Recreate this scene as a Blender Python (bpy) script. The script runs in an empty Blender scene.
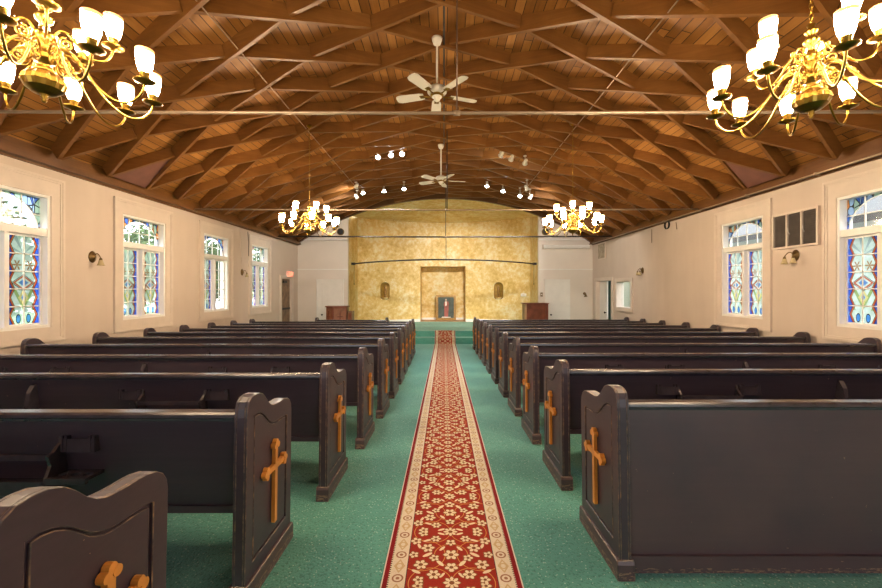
import bpy, bmesh, math, random
from mathutils import Vector, Matrix
random.seed(7)
SC = bpy.context.scene
COL = SC.collection
PI = math.pi
CAMZ = 1.3
F = 392.0
SL = 0.0306                      # the nave floor falls towards the sanctuary


def fz(y):
    return -SL * y


def P(px, py, d):
    """point of the place seen at photo pixel (px,py) at depth d"""
    return Vector(((px - 444) / F * d, d, CAMZ + (290 - py) / F * d))


# ------------------------------------------------------------------ materials
class X:
    """a math-node expression"""
    def __init__(s, nt, v):
        s.nt, s.v = nt, v

    def _n(s, op, *a):
        n = s.nt.nodes.new('ShaderNodeMath')
        n.operation = op
        for i, q in enumerate(a):
            q = q.v if isinstance(q, X) else q
            if isinstance(q, (int, float)):
                n.inputs[i].default_value = q
            else:
                s.nt.links.new(q, n.inputs[i])
        return X(s.nt, n.outputs[0])

    def __add__(s, o): return s._n('ADD', s, o)
    def __radd__(s, o): return s._n('ADD', o, s)
    def __sub__(s, o): return s._n('SUBTRACT', s, o)
    def __rsub__(s, o): return s._n('SUBTRACT', o, s)
    def __mul__(s, o): return s._n('MULTIPLY', s, o)
    def __rmul__(s, o): return s._n('MULTIPLY', o, s)
    def __truediv__(s, o): return s._n('DIVIDE', s, o)
    def abs(s): return s._n('ABSOLUTE', s)
    def fl(s): return s._n('FLOOR', s)
    def fr(s): return s._n('FRACT', s)
    def cos(s): return s._n('COSINE', s)
    def sin(s): return s._n('SINE', s)
    def sqrt(s): return s._n('SQRT', s)
    def gt(s, o): return s._n('GREATER_THAN', s, o)
    def lt(s, o): return s._n('LESS_THAN', s, o)
    def mx(s, o): return s._n('MAXIMUM', s, o)
    def mn(s, o): return s._n('MINIMUM', s, o)
    def pp(s, o): return s._n('PINGPONG', s, o)
    def at2(s, o): return s._n('ARCTAN2', s, o)
    def inv(s): return s._n('SUBTRACT', 1.0, s)


class M:
    """material builder"""
    def __init__(s, name):
        s.m = bpy.data.materials.new(name)
        s.m.use_nodes = True
        s.nt = s.m.node_tree
        s.b = s.nt.nodes['Principled BSDF']
        s.out = s.nt.nodes['Material Output']

    def new(s, t): return s.nt.nodes.new(t)
    def link(s, a, b): s.nt.links.new(a.v if isinstance(a, X) else a, b)

    def uv(s):
        n = s.new('ShaderNodeUVMap')
        q = s.new('ShaderNodeSeparateXYZ')
        s.link(n.outputs[0], q.inputs[0])
        return X(s.nt, q.outputs[0]), X(s.nt, q.outputs[1])

    def xyz(s, kind='Object'):
        n = s.new('ShaderNodeTexCoord')
        q = s.new('ShaderNodeSeparateXYZ')
        s.link(n.outputs[kind], q.inputs[0])
        return [X(s.nt, q.outputs[i]) for i in range(3)]

    def vec(s, a, b, c=0.0):
        n = s.new('ShaderNodeCombineXYZ')
        for i, q in enumerate((a, b, c)):
            if isinstance(q, X): s.link(q, n.inputs[i])
            else: n.inputs[i].default_value = q
        return n.outputs[0]

    def noise(s, vec=None, scale=5., detail=4., rough=.55, col=False):
        n = s.new('ShaderNodeTexNoise')
        n.inputs['Scale'].default_value = scale
        n.inputs['Detail'].default_value = detail
        n.inputs['Roughness'].default_value = rough
        if vec is None:
            vec = s.new('ShaderNodeTexCoord').outputs['Object']
        s.link(vec, n.inputs['Vector'])
        return X(s.nt, n.outputs['Fac'])

    def white(s, vec):
        n = s.new('ShaderNodeTexWhiteNoise')
        n.noise_dimensions = '3D'
        s.link(vec, n.inputs['Vector'])
        return X(s.nt, n.outputs['Value'])

    def col(s, c):
        n = s.new('ShaderNodeRGB')
        n.outputs[0].default_value = (*c, 1)
        return n.outputs[0]

    def mix(s, f, a, b):
        n = s.new('ShaderNodeMix')
        n.data_type = 'RGBA'
        if isinstance(f, X): s.link(f, n.inputs[0])
        else: n.inputs[0].default_value = f
        for q, i in ((a, 6), (b, 7)):
            if isinstance(q, tuple): n.inputs[i].default_value = (*q, 1)
            else: s.link(q, n.inputs[i])
        return n.outputs[2]

    def ramp(s, f, stops):
        n = s.new('ShaderNodeValToRGB')
        s.link(f, n.inputs[0])
        e = n.color_ramp.elements
        while len(e) < len(stops): e.new(.5)
        for q, (p, c) in zip(e, stops):
            q.position = p
            q.color = (*c, 1)
        return n.outputs[0]

    def bump(s, h, st=.3, dist=.01):
        n = s.new('ShaderNodeBump')
        n.inputs['Strength'].default_value = st
        n.inputs['Distance'].default_value = dist
        s.link(h, n.inputs['Height'])
        s.link(n.outputs[0], s.b.inputs['Normal'])

    def set(s, col=None, rough=.5, metal=0., spec=None, **k):
        if col is not None:
            if isinstance(col, tuple): s.b.inputs['Base Color'].default_value = (*col, 1)
            else: s.link(col, s.b.inputs['Base Color'])
        if isinstance(rough, X): s.link(rough, s.b.inputs['Roughness'])
        else: s.b.inputs['Roughness'].default_value = rough
        s.b.inputs['Metallic'].default_value = metal
        if spec is not None: s.b.inputs['Specular IOR Level'].default_value = spec
        for a, v in k.items(): s.b.inputs[a.replace('_', ' ')].default_value = v
        return s.m


def simple(name, c, rough=.5, metal=0., var=.12, scale=6., spec=None):
    m = M(name)
    n = m.noise(scale=scale)
    lo = tuple(max(0, q * (1 - var)) for q in c)
    hi = tuple(min(1, q * (1 + var)) for q in c)
    return m.set(m.ramp(n, [(.3, lo), (.7, hi)]), rough, metal, spec)


def emit(name, c, st):
    m = M(name)
    m.b.inputs['Base Color'].default_value = (*c, 1)
    m.b.inputs['Emission Color'].default_value = (*c, 1)
    m.b.inputs['Emission Strength'].default_value = st
    return m.m


MT = {}


def mk_wall():
    m = M('wall_paint')
    x, y, z = m.xyz()
    n = m.noise(scale=1.1, detail=5)
    st = m.noise(m.vec(x * 3, y * 3, z * .5), scale=1.6, detail=3)
    c = m.ramp(n * .6 + st * .4, [(.3, (.60, .495, .415)), (.7, (.67, .565, .48))])
    m.bump(m.noise(scale=60), .04)
    return m.set(c, .6, spec=.3)


def mk_gold():
    m = M('gold_plaster')
    a = m.noise(scale=6.5, detail=7, rough=.72)
    b = m.noise(scale=1.4, detail=3)
    c = m.ramp(a * .65 + b * .35, [(.36, (.58, .35, .08)), (.49, (.77, .545, .20)), (.62, (.88, .77, .50))])
    m.bump(a, .1)
    return m.set(c, .5, spec=.4)


def mk_deck():
    m = M('ceiling_planks')
    u, v = m.uv()
    w = .11
    i = (u / w).fl()
    r = m.white(m.vec(i, 3.3, 1.))
    j = ((v + r * 7.) / 2.7).fl()
    r2 = m.white(m.vec(i, j, 5.))
    g = m.noise(m.vec(u * 26, v * 1.3, i * 1.7), scale=1.5, detail=5)
    c = m.ramp(g * .45 + r2 * .55, [(.15, (.185, .074, .015)), (.5, (.32, .138, .030)), (.85, (.46, .22, .06))])
    e = (u / w).fr()
    e = e.mn(e.inv())
    groove = e.lt(.042)
    ej = ((v + r * 7.) / 2.7).fr()
    groove = groove.mx(ej.mn(ej.inv()).lt(.002))
    c = m.mix(groove, c, (.035, .014, .006))
    m.bump(e.mn(.1) * 8 + g * .15, .35, .01)
    return m.set(c, .5, spec=.35)


def mk_beam(name, k=1.):
    m = M(name)
    o = m.new('ShaderNodeTexCoord').outputs['Object']
    a = m.noise(o, scale=2.2, detail=5)
    x, y, z = m.xyz()
    b = m.noise(m.vec(x * 2, y * 2, z * 30), scale=1.3, detail=4)
    f = a * .6 + b * .4
    c = m.ramp(f, [(.3, (.135 * k, .052 * k, .011 * k)), (.55, (.205 * k, .084 * k, .019 * k)), (.8, (.28 * k, .125 * k, .034 * k))])
    m.bump(b, .12)
    return m.set(c, .42, spec=.4)


def mk_carpet():
    m = M('green_carpet')
    x, y, z = m.xyz()
    sp = m.noise(m.vec(x * 1.0, y * .8, z), scale=95, detail=1)
    big = m.noise(scale=1.3, detail=4)
    c = m.ramp(big, [(.3, (.070, .275, .225)), (.7, (.108, .36, .30))])
    v = m.new('ShaderNodeTexVoronoi')
    v.inputs['Scale'].default_value = 62
    m.link(m.new('ShaderNodeTexCoord').outputs['Object'], v.inputs['Vector'])
    d = X(m.nt, v.outputs['Distance'])
    rnd = m.noise(scale=33, detail=0)
    c = m.mix(d.lt(.24) * rnd.gt(.5) * .8, c, (.40, .60, .52))
    c = m.mix(sp.lt(.40) * .6, c, (.03, .15, .12))
    m.bump(sp, .5, .01)
    return m.set(c, .95, spec=.1, Sheen_Weight=.25)


def mk_runner():
    m = M('runner_pile')
    u, v = m.uv()
    U = u.abs()
    T = .40
    V = v.pp(T)
    half = .325

    def fl(cx, cy, r, n, ph=0.):
        r = r * 1.16
        dx, dy = U - cx, V - cy
        rr = (dx * dx + dy * dy).sqrt()
        th = dy.at2(dx)
        lim = ((th * n + ph).cos() * .14 + .86) * r
        return rr.lt(lim), rr.lt(r * .30).mx((rr - lim).abs().lt(.0028)).mx(((th * n + ph).cos().lt(-.75)) * rr.lt(lim) * rr.gt(r * .42))

    def leaf(cx, cy, a, b, ang):
        ca, sa = math.cos(ang), math.sin(ang)
        dx, dy = U - cx, V - cy
        p, q = dx * ca + dy * sa, dy * ca - dx * sa
        return ((p / a) * (p / a) + (q / b) * (q / b)).lt(1.)

    A = B = None
    for f in ((0, 0, .036, 8), (0, .105, .030, 5, 1.), (0, .20, .036, 6), (0, .30, .026, 5, 2.), (0, .4, .036, 8),
              (.085, .055, .030, 6), (.155, .020, .024, 5), (.150, .125, .032, 6, 1.), (.085, .175, .024, 5),
              (.19, .20, .024, 5), (.12, .255, .032, 6, .5), (.185, .315, .028, 5), (.08, .335, .026, 6), (.15, .385, .026, 5)):
        p, q = fl(*f)
        A = p if A is None else A.mx(p)
        B = q if B is None else B.mx(q)
    for f in ((.055, .135, .026, .010, .9), (.12, .20, .028, .010, -.6), (.045, .25, .022, .008, -.9), (.17, .075, .024, .009, .5),
              (.05, .38, .022, .008, .4), (.165, .27, .022, .008, 1.2), (.125, .32, .024, .008, -.4), (.045, .05, .02, .007, 2.2)):
        A = A.mx(leaf(*f))

    def ring(cx, cy, r):
        dx, dy = U - cx, V - cy
        return ((dx * dx + dy * dy).sqrt() - r).abs().lt(.0018)
    vine = ring(.0, .2, .085).mx(ring(.15, .2, .12)).mx(ring(.10, .40, .10)).mx(ring(.10, .0, .10))
    pile = m.noise(m.vec(u, v), scale=160, detail=2)
    field = m.ramp(pile, [(.3, (.23, .018, .010)), (.7, (.32, .030, .017))])
    c = m.mix(vine, field, (.55, .27, .07))
    c = m.mix(A, c, (.68, .56, .38))
    c = m.mix(B, c, (.20, .075, .03))
    # border band with rosettes and slanted strokes
    bu = U - .253
    bv = v.pp(.085)
    rr = (bu * bu + bv * bv).sqrt()
    ros = rr.lt(.027) * rr.gt(.019)
    ros = ros.mx(rr.lt(.009))
    bv2 = bv - .085
    r2 = (bu * bu * 1.4 + bv2 * bv2).sqrt()
    ros2 = r2.lt(.022) * r2.gt(.014)
    zig = (bu.abs() - (bv - .042) * .55).abs().lt(.004) * bu.abs().lt(.034)
    bc = m.ramp(pile, [(.3, (.57, .48, .35)), (.7, (.70, .61, .47))])
    bc = m.mix(ros2.mx(zig), bc, (.50, .36, .19))
    bc = m.mix(ros, bc, (.30, .15, .09))
    c = m.mix(U.gt(.212), c, bc)
    c = m.mix(U.gt(.212) * U.lt(.216), c, (.07, .03, .03))
    dots = (v * 70).fr().lt(.5)
    c = m.mix(U.gt(.291) * U.lt(.297) * dots, c, (.08, .03, .03))
    c = m.mix(U.gt(.297), c, (.21, .012, .014))
    c = m.mix(U.gt(.319), c, (.72, .62, .55))
    m.bump(pile, .3, .005)
    return m.set(c, .9, spec=.12)


def mk_pew(name='pew_varnish', worn=False):
    m = M(name)
    x, y, z = m.xyz()
    n = m.noise(scale=2.3, detail=5)
    g = m.noise(m.vec(x * 1.2, y * 8, z * 26), scale=2., detail=4)
    c = m.ramp(n * .6 + g * .4, [(.3, (.034, .022, .034)), (.6, (.050, .033, .046)), (.8, (.078, .046, .046))])
    ch = m.noise(m.vec(x, y, z * 1.0), scale=48, detail=2)
    spot = m.noise(scale=7, detail=2)
    chip = ch.gt(.745) * spot.gt(.58)
    if worn:
        low = m.noise(m.vec(x * 1.0, y, z * 4), scale=40, detail=3).gt(.55) * z.lt(.046)
        chip = chip.mx(low)
    c = m.mix(chip * .85, c, (.42, .27, .16))
    if worn: c = m.mix(.45, c, m.ramp(n, [(.3, (.075, .048, .060)), (.75, (.15, .080, .072))]))
    m.bump(g, .05)
    return m.set(c, .34 + n * .16, spec=.55)


def mk_edge():
    m = M('worn_edge')
    a = m.noise(scale=22, detail=4)
    c = m.ramp(a, [(.42, (.055, .042, .048)), (.56, (.16, .105, .075)), (.70, (.36, .22, .12))])
    return m.set(c, .32, spec=.6)


def mk_glass_stained(name):
    m = M(name)
    u, v = m.uv()
    U = (u - .5).abs() * 2
    w = v * 5
    t = (w * 1.0 + .0).pp(.5) * 2            # 0 at row lines, 1 at row middles
    e1 = .54 + t * .24
    pale = m.ramp(m.noise(m.vec(u * 3, v * 7), scale=1.6, detail=2), [(.3, (.50, .62, .50)), (.7, (.78, .84, .78))])
    th = (v - .80).at2((u - .5) * .42)
    rays = (th * 9).cos().gt(.55) * w.gt(4.02)
    c = m.mix(rays, pale, (.36, .44, .42))
    # star flowers
    sx, sy = (U - .40) * .21, (w - 3.35) * .2
    sr = (sx * sx + sy * sy).sqrt()
    star = sr.lt(((sy.at2(sx) * 6).cos() * .5 + .5) * .058 + .006)
    c = m.mix(star, c, (.36, .17, .06))
    # leaves in the lower rows
    q = U * .8 + (w - 1.5).abs() * .55
    c = m.mix(((U * 9 - w * 5).sin().gt(.55)) * w.lt(1.95) * w.gt(.75), c, (.30, .40, .14))
    c = m.mix(q.lt(.26) * q.gt(.15), c, (.74, .60, .22))
    c = m.mix(q.lt(.10), c, (.05, .12, .45))
    q2 = U + (w - 2.35).abs() * 1.5
    c = m.mix(q2.lt(.66) * q2.gt(.5), c, (.50, .10, .04))
    c = m.mix(q2.lt(.32), c, (.10, .22, .50))
    h = ((U - .32) * (U - .32) * 3. + (w - .3) * (w - .3)).sqrt()
    c = m.mix(h.lt(.24), c, (.08, .26, .62))
    # zigzag border
    c = m.mix(U.gt(e1), c, (.62, .20, .045))
    c = m.mix(U.gt(e1 + .06), c, (.42, .035, .02))
    c = m.mix(U.gt(e1 + .14), c, (.035, .10, .50))
    c = m.mix(U.gt(e1 + .17) * t.gt(.75), c, (.16, .36, .72))
    lead = ((U - e1).abs().lt(.018)).mx((U - e1 - .14).abs().lt(.018)).mx((h - .24).abs().lt(.03)).mx((q2 - .72).abs().lt(.03))
    c = m.mix(lead, c, (.012, .012, .014))
    return glass_out(m, c, .34)


def mk_glass_corner(name):
    m = M(name)
    u, v = m.uv()
    n = m.new('ShaderNodeTexVoronoi')
    n.inputs['Scale'].default_value = 9
    m.link(m.vec(u * 2.0, v), n.inputs['Vector'])
    sc = m.new('ShaderNodeSeparateColor')
    m.link(n.outputs['Color'], sc.inputs[0])
    k = X(m.nt, sc.outputs[0])
    c = m.ramp(k, [(0., (.05, .12, .42)), (.3, (.30, .40, .30)), (.5, (.50, .18, .05)), (.75, (.25, .34, .48)), (.95, (.6, .6, .5))])
    m.nt.nodes[-1].color_ramp.interpolation = 'CONSTANT'
    n2 = m.new('ShaderNodeTexVoronoi')
    n2.feature = 'DISTANCE_TO_EDGE'
    n2.inputs['Scale'].default_value = 9
    m.link(m.vec(u * 2.0, v), n2.inputs['Vector'])
    c = m.mix(X(m.nt, n2.outputs['Distance']).lt(.06), c, (.015, .015, .016))
    return glass_out(m, c, .45)


def glass_out(m, c, tl):
    t = m.new('ShaderNodeBsdfTransparent')
    d = m.new('ShaderNodeBsdfTranslucent')
    g = m.new('ShaderNodeBsdfGlossy')
    g.inputs['Roughness'].default_value = .08
    for q in (t, d): m.link(c, q.inputs['Color'])
    a = m.new('ShaderNodeMixShader')
    a.inputs[0].default_value = tl
    m.link(t.outputs[0], a.inputs[1])
    m.link(d.outputs[0], a.inputs[2])
    b = m.new('ShaderNodeMixShader')
    b.inputs[0].default_value = .05
    m.link(a.outputs[0], b.inputs[1])
    m.link(g.outputs[0], b.inputs[2])
    m.link(b.outputs[0], m.out.inputs['Surface'])
    m.nt.nodes.remove(m.b)
    return m.m


def mk_clear(name, c=(.93, .96, .95)):
    m = M(name)
    return glass_out(m, m.col(c), .03)


def mk_painting():
    m = M('painted_canvas')
    n = m.noise(scale=5, detail=5)
    return m.set(m.ramp(n, [(.3, (.02, .034, .028)), (.7, (.065, .10, .085))]), .5)


def mk_siding():
    m = M('pale_siding')
    x, y, z = m.xyz()
    k = (z * 7).fr()
    c = m.mix(k.lt(.10), (.62, .66, .70), (.30, .33, .36))
    return m.set(c, .7)


MT['wall'] = mk_wall()
MT['gold'] = mk_gold()
MT['nicheshade'] = simple('niche_shade_gold', (.42, .25, .05), .55, var=.3, scale=9)  # gold wall tone darkened: the recess shade is put into the colour
MT['deck'] = mk_deck()
MT['beam'] = mk_beam('beam_wood')
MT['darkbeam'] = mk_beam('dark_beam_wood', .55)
MT['plate'] = mk_beam('plate_wood', .75)
MT['infill'] = simple('infill_board', (.20, .085, .06), .6)
MT['carpet'] = mk_carpet()
MT['runner'] = mk_runner()
MT['pew'] = mk_pew()
MT['pewworn'] = mk_pew('worn_pew_varnish', True)
MT['rail'] = simple('rail_varnish', (.042, .034, .044), .22, var=.3, scale=14, spec=.8)
MT['edge'] = mk_edge()
MT['oak'] = simple('honey_oak', (.62, .25, .045), .38, var=.25, scale=9)
MT['casing'] = simple('casing_paint', (.70, .60, .515), .5, var=.04)
MT['endwall'] = simple('end_wall_paint', (.76, .69, .62), .6, var=.03, scale=2)
MT['cream'] = simple('cream_wall_paint', (.60, .54, .36), .7, var=.05)
MT['white'] = simple('white_paint', (.86, .84, .80), .45, var=.03)
MT['brass'] = simple('polished_brass', (.27, .16, .028), .30, 1., var=.06)
MT['oldbrass'] = simple('aged_brass', (.20, .13, .05), .32, .9, var=.3, scale=30)
MT['shade'] = emit('lit_glass_shade', (1., .75, .48), 185.)
MT['rim'] = emit('shade_rim', (1., .55, .20), 1.3)
MT['spot'] = emit('spot_lens', (.86, .93, 1.), 60.)
MT['steel'] = simple('painted_steel', (.27, .20, .14), .4, .3, var=.1)
MT['rodbrown'] = simple('brown_rod', (.12, .07, .045), .45, .3, var=.2)
MT['darksteel'] = simple('dark_steel', (.035, .03, .028), .45, .5, var=.2)
MT['conduit'] = simple('conduit_metal', (.42, .32, .22), .35, .6, var=.1)
MT['fan'] = simple('fan_enamel', (.76, .72, .62), .4, var=.04)
MT['stain'] = mk_glass_stained('stained_glass')
MT['corner'] = mk_glass_corner('stained_corner_glass')
MT['clear'] = mk_clear('clear_glass')
MT['bell'] = simple('amber_bell_glass', (.55, .45, .25), .25, var=.15)
MT['lectern'] = simple('mahogany', (.20, .055, .026), .35, var=.35, scale=5)
MT['lecternlight'] = simple('mahogany_panel', (.30, .12, .065), .4, var=.25, scale=7)
MT['darkdoor'] = simple('dark_brown_door', (.20, .115, .06), .4, var=.5, scale=6)
MT['louver'] = simple('louvre_slats', (.11, .095, .085), .5, var=.2, scale=12)
MT['tan'] = simple('tan_grille', (.42, .34, .24), .6, var=.35, scale=12)
MT['gilt'] = simple('gilt_frame', (.30, .17, .045), .35, .3, var=.4, scale=20)
MT['paint'] = mk_painting()
MT['robe'] = simple('red_robe_paint', (.36, .10, .08), .6, var=.3, scale=12)
MT['skin'] = simple('pale_paint', (.62, .46, .36), .6)
MT['greenpaint'] = simple('green_paint', (.05, .16, .11), .5)
MT['grass'] = simple('lawn_grass', (.10, .19, .045), .9, var=.4, scale=3)
MT['leaf'] = simple('tree_leaf', (.055, .115, .022), .7, var=.5, scale=2)
MT['leafpale'] = simple('pale_tree_leaf', (.11, .18, .05), .7, var=.5, scale=2)
MT['bark'] = simple('bark', (.10, .075, .055), .9, var=.3)
MT['siding'] = mk_siding()
MT['red'] = emit('exit_letters', (1., .16, .08), 3.)
MT['signface'] = emit('exit_face', (.9, .42, .30), .35)
MT['black'] = simple('black_plastic', (.016, .015, .015), .45)
MT['wood'] = simple('tan_wood', (.45, .27, .14), .5, var=.2)


# ------------------------------------------------------------------ mesh builder
class MB:
    def __init__(s):
        s.v, s.f, s.mi, s.uv, s.sm = [], [], [], {}, []
        s.cur = 0
        s.smooth = False

    def face(s, idx, uv=None):
        if uv: s.uv[len(s.f)] = uv
        s.f.append(tuple(idx)); s.mi.append(s.cur); s.sm.append(s.smooth)

    def add(s, pts):
        k = len(s.v)
        s.v += [tuple(p) for p in pts]
        return k

    def poly(s, pts, uv=None):
        k = s.add(pts)
        s.face(range(k, k + len(pts)), uv)

    def box(s, x0, x1, y0, y1, z0, z1, T=None):
        pts = [(x, y, z) for z in (z0, z1) for x, y in ((x0, y0), (x1, y0), (x1, y1), (x0, y1))]
        if T is not None: pts = [T @ Vector(p) for p in pts]
        k = s.add(pts)
        for q in ((3, 2, 1, 0), (4, 5, 6, 7), (0, 1, 5, 4), (1, 2, 6, 5), (2, 3, 7, 6), (3, 0, 4, 7)):
            s.face([k + i for i in q])
        return s

    def prism(s, a, b):
        """closed solid between two matching outlines"""
        n = len(a)
        k = s.add(a); l = s.add(b)
        s.face([k + i for i in range(n)])
        s.face([l + i for i in reversed(range(n))])
        for i in range(n):
            j = (i + 1) % n
            s.face((k + i, l + i, l + j, k + j))
        return s

    def lathe(s, prof, seg=16, T=None, sm=True):
        old, s.smooth = s.smooth, sm
        rings = []
        for r, z in prof:
            pts = [Vector((r * math.cos(2 * PI * i / seg), r * math.sin(2 * PI * i / seg), z)) for i in range(seg)] if r > 1e-5 else [Vector((0, 0, z))]
            if T is not None: pts = [T @ p for p in pts]
            rings.append((s.add(pts), len(pts)))
        for (a, na), (b, nb) in zip(rings, rings[1:]):
            for i in range(seg):
                j = (i + 1) % seg
                if na == 1 and nb == 1: continue
                if na == 1: s.face((a, b + j, b + i))
                elif nb == 1: s.face((a + i, a + j, b))
                else: s.face((a + i, a + j, b + j, b + i))
        s.smooth = old
        return s

    def tube(s, pts, r, seg=8, cap=True, sm=True):
        old, s.smooth = s.smooth, sm
        pts = [Vector(p) for p in pts]
        n = len(pts)
        rr = r if isinstance(r, (list, tuple)) else [r] * n
        rings = []
        prev = None
        for i, p in enumerate(pts):
            t = (pts[min(i + 1, n - 1)] - pts[max(i - 1, 0)]).normalized()
            if prev is None:
                a = Vector((0, 0, 1)) if abs(t.z) < .9 else Vector((1, 0, 0))
                u = t.cross(a).normalized()
            else:
                u = (prev - t * prev.dot(t)).normalized()
            prev = u
            w = t.cross(u)
            rings.append(s.add([p + (u * math.cos(2 * PI * k / seg) + w * math.sin(2 * PI * k / seg)) * rr[i] for k in range(seg)]))
        for a, b in zip(rings, rings[1:]):
            for i in range(seg):
                j = (i + 1) % seg
                s.face((a + i, a + j, b + j, b + i))
        if cap:
            s.face([rings[0] + i for i in reversed(range(seg))])
            s.face([rings[-1] + i for i in range(seg)])
        s.smooth = old
        return s

    def mesh(s, name, mats, fix=True):
        me = bpy.data.meshes.new(name)
        me.from_pydata(s.v, [], s.f)
        for m in (mats if isinstance(mats, (list, tuple)) else [mats]):
            me.materials.append(MT[m] if isinstance(m, str) else m)
        me.polygons.foreach_set('material_index', s.mi)
        me.polygons.foreach_set('use_smooth', s.sm)
        if s.uv:
            ul = me.uv_layers.new(name='UVMap')
            for i, q in s.uv.items():
                for l, c in zip(me.polygons[i].loop_indices, q):
                    ul.data[l].uv = c
        if fix:
            bm = bmesh.new(); bm.from_mesh(me)
            bmesh.ops.recalc_face_normals(bm, faces=bm.faces)
            bm.to_mesh(me); bm.free()
        me.update()
        return me

    def obj(s, name, mats, parent=None, bevel=0., fix=True):
        o = bpy.data.objects.new(name, s.mesh(name, mats, fix))
        COL.objects.link(o)
        if parent is not None: o.parent = parent
        if bevel:
            b = o.modifiers.new('edge', 'BEVEL')
            b.width = bevel; b.segments = 2; b.limit_method = 'ANGLE'; b.angle_limit = math.radians(40)
            b.harden_normals = False
        return o


def inst(name, me, parent=None, loc=(0, 0, 0), rot=(0, 0, 0)):
    o = bpy.data.objects.new(name, me)
    COL.objects.link(o)
    o.parent = parent
    o.location = loc; o.rotation_euler = rot
    return o


def tag(o, label=None, cat=None, group=None, kind=None):
    if label: o['label'] = label
    if cat: o['category'] = cat
    if group: o['group'] = group
    if kind: o['kind'] = kind
    return o


def thing(name, label, cat, loc=(0, 0, 0), rot=(0, 0, 0), group=None):
    o = bpy.data.objects.new(name, None)
    COL.objects.link(o)
    o.empty_display_size = .1
    o.location = loc; o.rotation_euler = rot
    return tag(o, label, cat, group)


def struct(o, label=None, cat=None):
    o['kind'] = 'structure'
    return tag(o, label, cat)


# ------------------------------------------------------------------ dimensions
XL, XR, YB, YR = -5.0, 5.08, 13.4, -1.9         # walls
XC = .04
R0 = 9.05                                        # underside of the beams
ZC = CAMZ - 5.94
RD = R0 + .148                                   # underside of the decking
WT = CAMZ + 1.57                                 # wall head


def arc(th, r):
    return XC + r * math.sin(th), ZC + r * math.cos(th)


def roofz(x, r=R0):
    return ZC + math.sqrt(r * r - (x - XC) ** 2)


# ------------------------------------------------------------------ floor, steps, runner
mb = MB()
ys = [YR - .2, 17.6]
mb.prism([(-5.3, ys[0], fz(ys[0])), (5.4, ys[0], fz(ys[0])), (5.4, ys[1], fz(ys[1])), (-5.3, ys[1], fz(ys[1]))],
         [(-5.3, ys[0], fz(ys[0]) - .15), (5.4, ys[0], fz(ys[0]) - .15), (5.4, ys[1], fz(ys[1]) - .15), (-5.3, ys[1], fz(ys[1]) - .15)])
struct(mb.obj('floor', 'carpet'), 'speckled green carpet floor sloping down to the sanctuary', 'floor')
Y1, Y2 = 12.13, 12.5
ZS1, ZS2 = CAMZ - 1.485, CAMZ - 1.307
mb = MB()
side = [(Y1, fz(Y1) - .02), (Y1, ZS1), (Y2, ZS1), (Y2, ZS2), (17.4, ZS2), (17.4, fz(17.4) - .02)]
mb.prism([(-2.5, y, z) for y, z in side], [(2.5, y, z) for y, z in side])
mb.box(-3.28, -2.5, 13.42, 16.2, fz(17), ZS2)
mb.box(2.5, 3.28, 13.42, 16.2, fz(17), ZS2)
struct(mb.obj('sanctuary_platform', 'carpet'), 'green carpeted sanctuary platform with two steps', 'platform')

mb = MB()
pth = [(YR + .5, fz(YR + .5) + .012), (Y1 - .012, fz(Y1) + .012), (Y1 - .012, ZS1 + .012), (Y2 - .012, ZS1 + .012), (Y2 - .012, ZS2 + .012), (Y2 + .05, ZS2 + .012)]
off = [(YR + .5, fz(YR + .5) + .002), (Y1 - .002, fz(Y1) + .002), (Y1 - .002, ZS1 + .002), (Y2 - .002, ZS1 + .002), (Y2 - .002, ZS2 + .002), (Y2 + .05, ZS2 + .002)]
dist = 0.
cxr = .036
for (a, b) in zip(pth, pth[1:]):
    L = math.hypot(b[0] - a[0], b[1] - a[1])
    n = max(1, int(L / .5))
    for i in range(n):
        t0, t1 = i / n, (i + 1) / n
        p = (a[0] + (b[0] - a[0]) * t0, a[1] + (b[1] - a[1]) * t0)
        q = (a[0] + (b[0] - a[0]) * t1, a[1] + (b[1] - a[1]) * t1)
        d0, d1 = dist + L * t0, dist + L * t1
        mb.poly([(cxr - .325, *p), (cxr + .325, *p), (cxr + .325, *q), (cxr - .325, *q)],
                [(-.325, d0), (.325, d0), (.325, d1), (-.325, d1)])
    dist += L
for sx in (-.325, .325):
    for i in range(len(pth) - 1):
        mb.poly([(cxr + sx, *pth[i]), (cxr + sx, *pth[i + 1]), (cxr + sx, *off[i + 1]), (cxr + sx, *off[i])],
                [(.325, 0), (.325, 1), (.325, 1), (.325, 0)])
tag(mb.obj('runner_rug', 'runner', fix=False), 'long red floral runner with cream border down the green aisle', 'rug')

# ------------------------------------------------------------------ walls
WIN_HW, WIN_Z0, WIN_Z1 = .47, CAMZ - .47, CAMZ + 1.19
LW = [2.46, 4.51, 6.56, 8.62, 10.66]
RW = [2.50, 4.60, 6.70]


def wall_side(name, xin, xout, holes):
    """holes: (y0,y1,z0,z1) through a side wall"""
    mb = MB()
    cuts = sorted({YR - .2, YB + .12} | {h[0] for h in holes} | {h[1] for h in holes})
    top, bot = WT + .33, -.75
    x0, x1 = min(xin, xout), max(xin, xout)
    for a, b in zip(cuts, cuts[1:]):
        c = (a + b) / 2
        hs = sorted([h for h in holes if h[0] < c < h[1]], key=lambda h: h[2])
        z = bot
        for h in hs:
            if h[2] > z + 1e-4: mb.box(x0, x1, a, b, z, h[2])
            z = h[3]
        mb.box(x0, x1, a, b, z, top)
    return struct(mb.obj(name, 'wall', fix=False))


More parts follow.
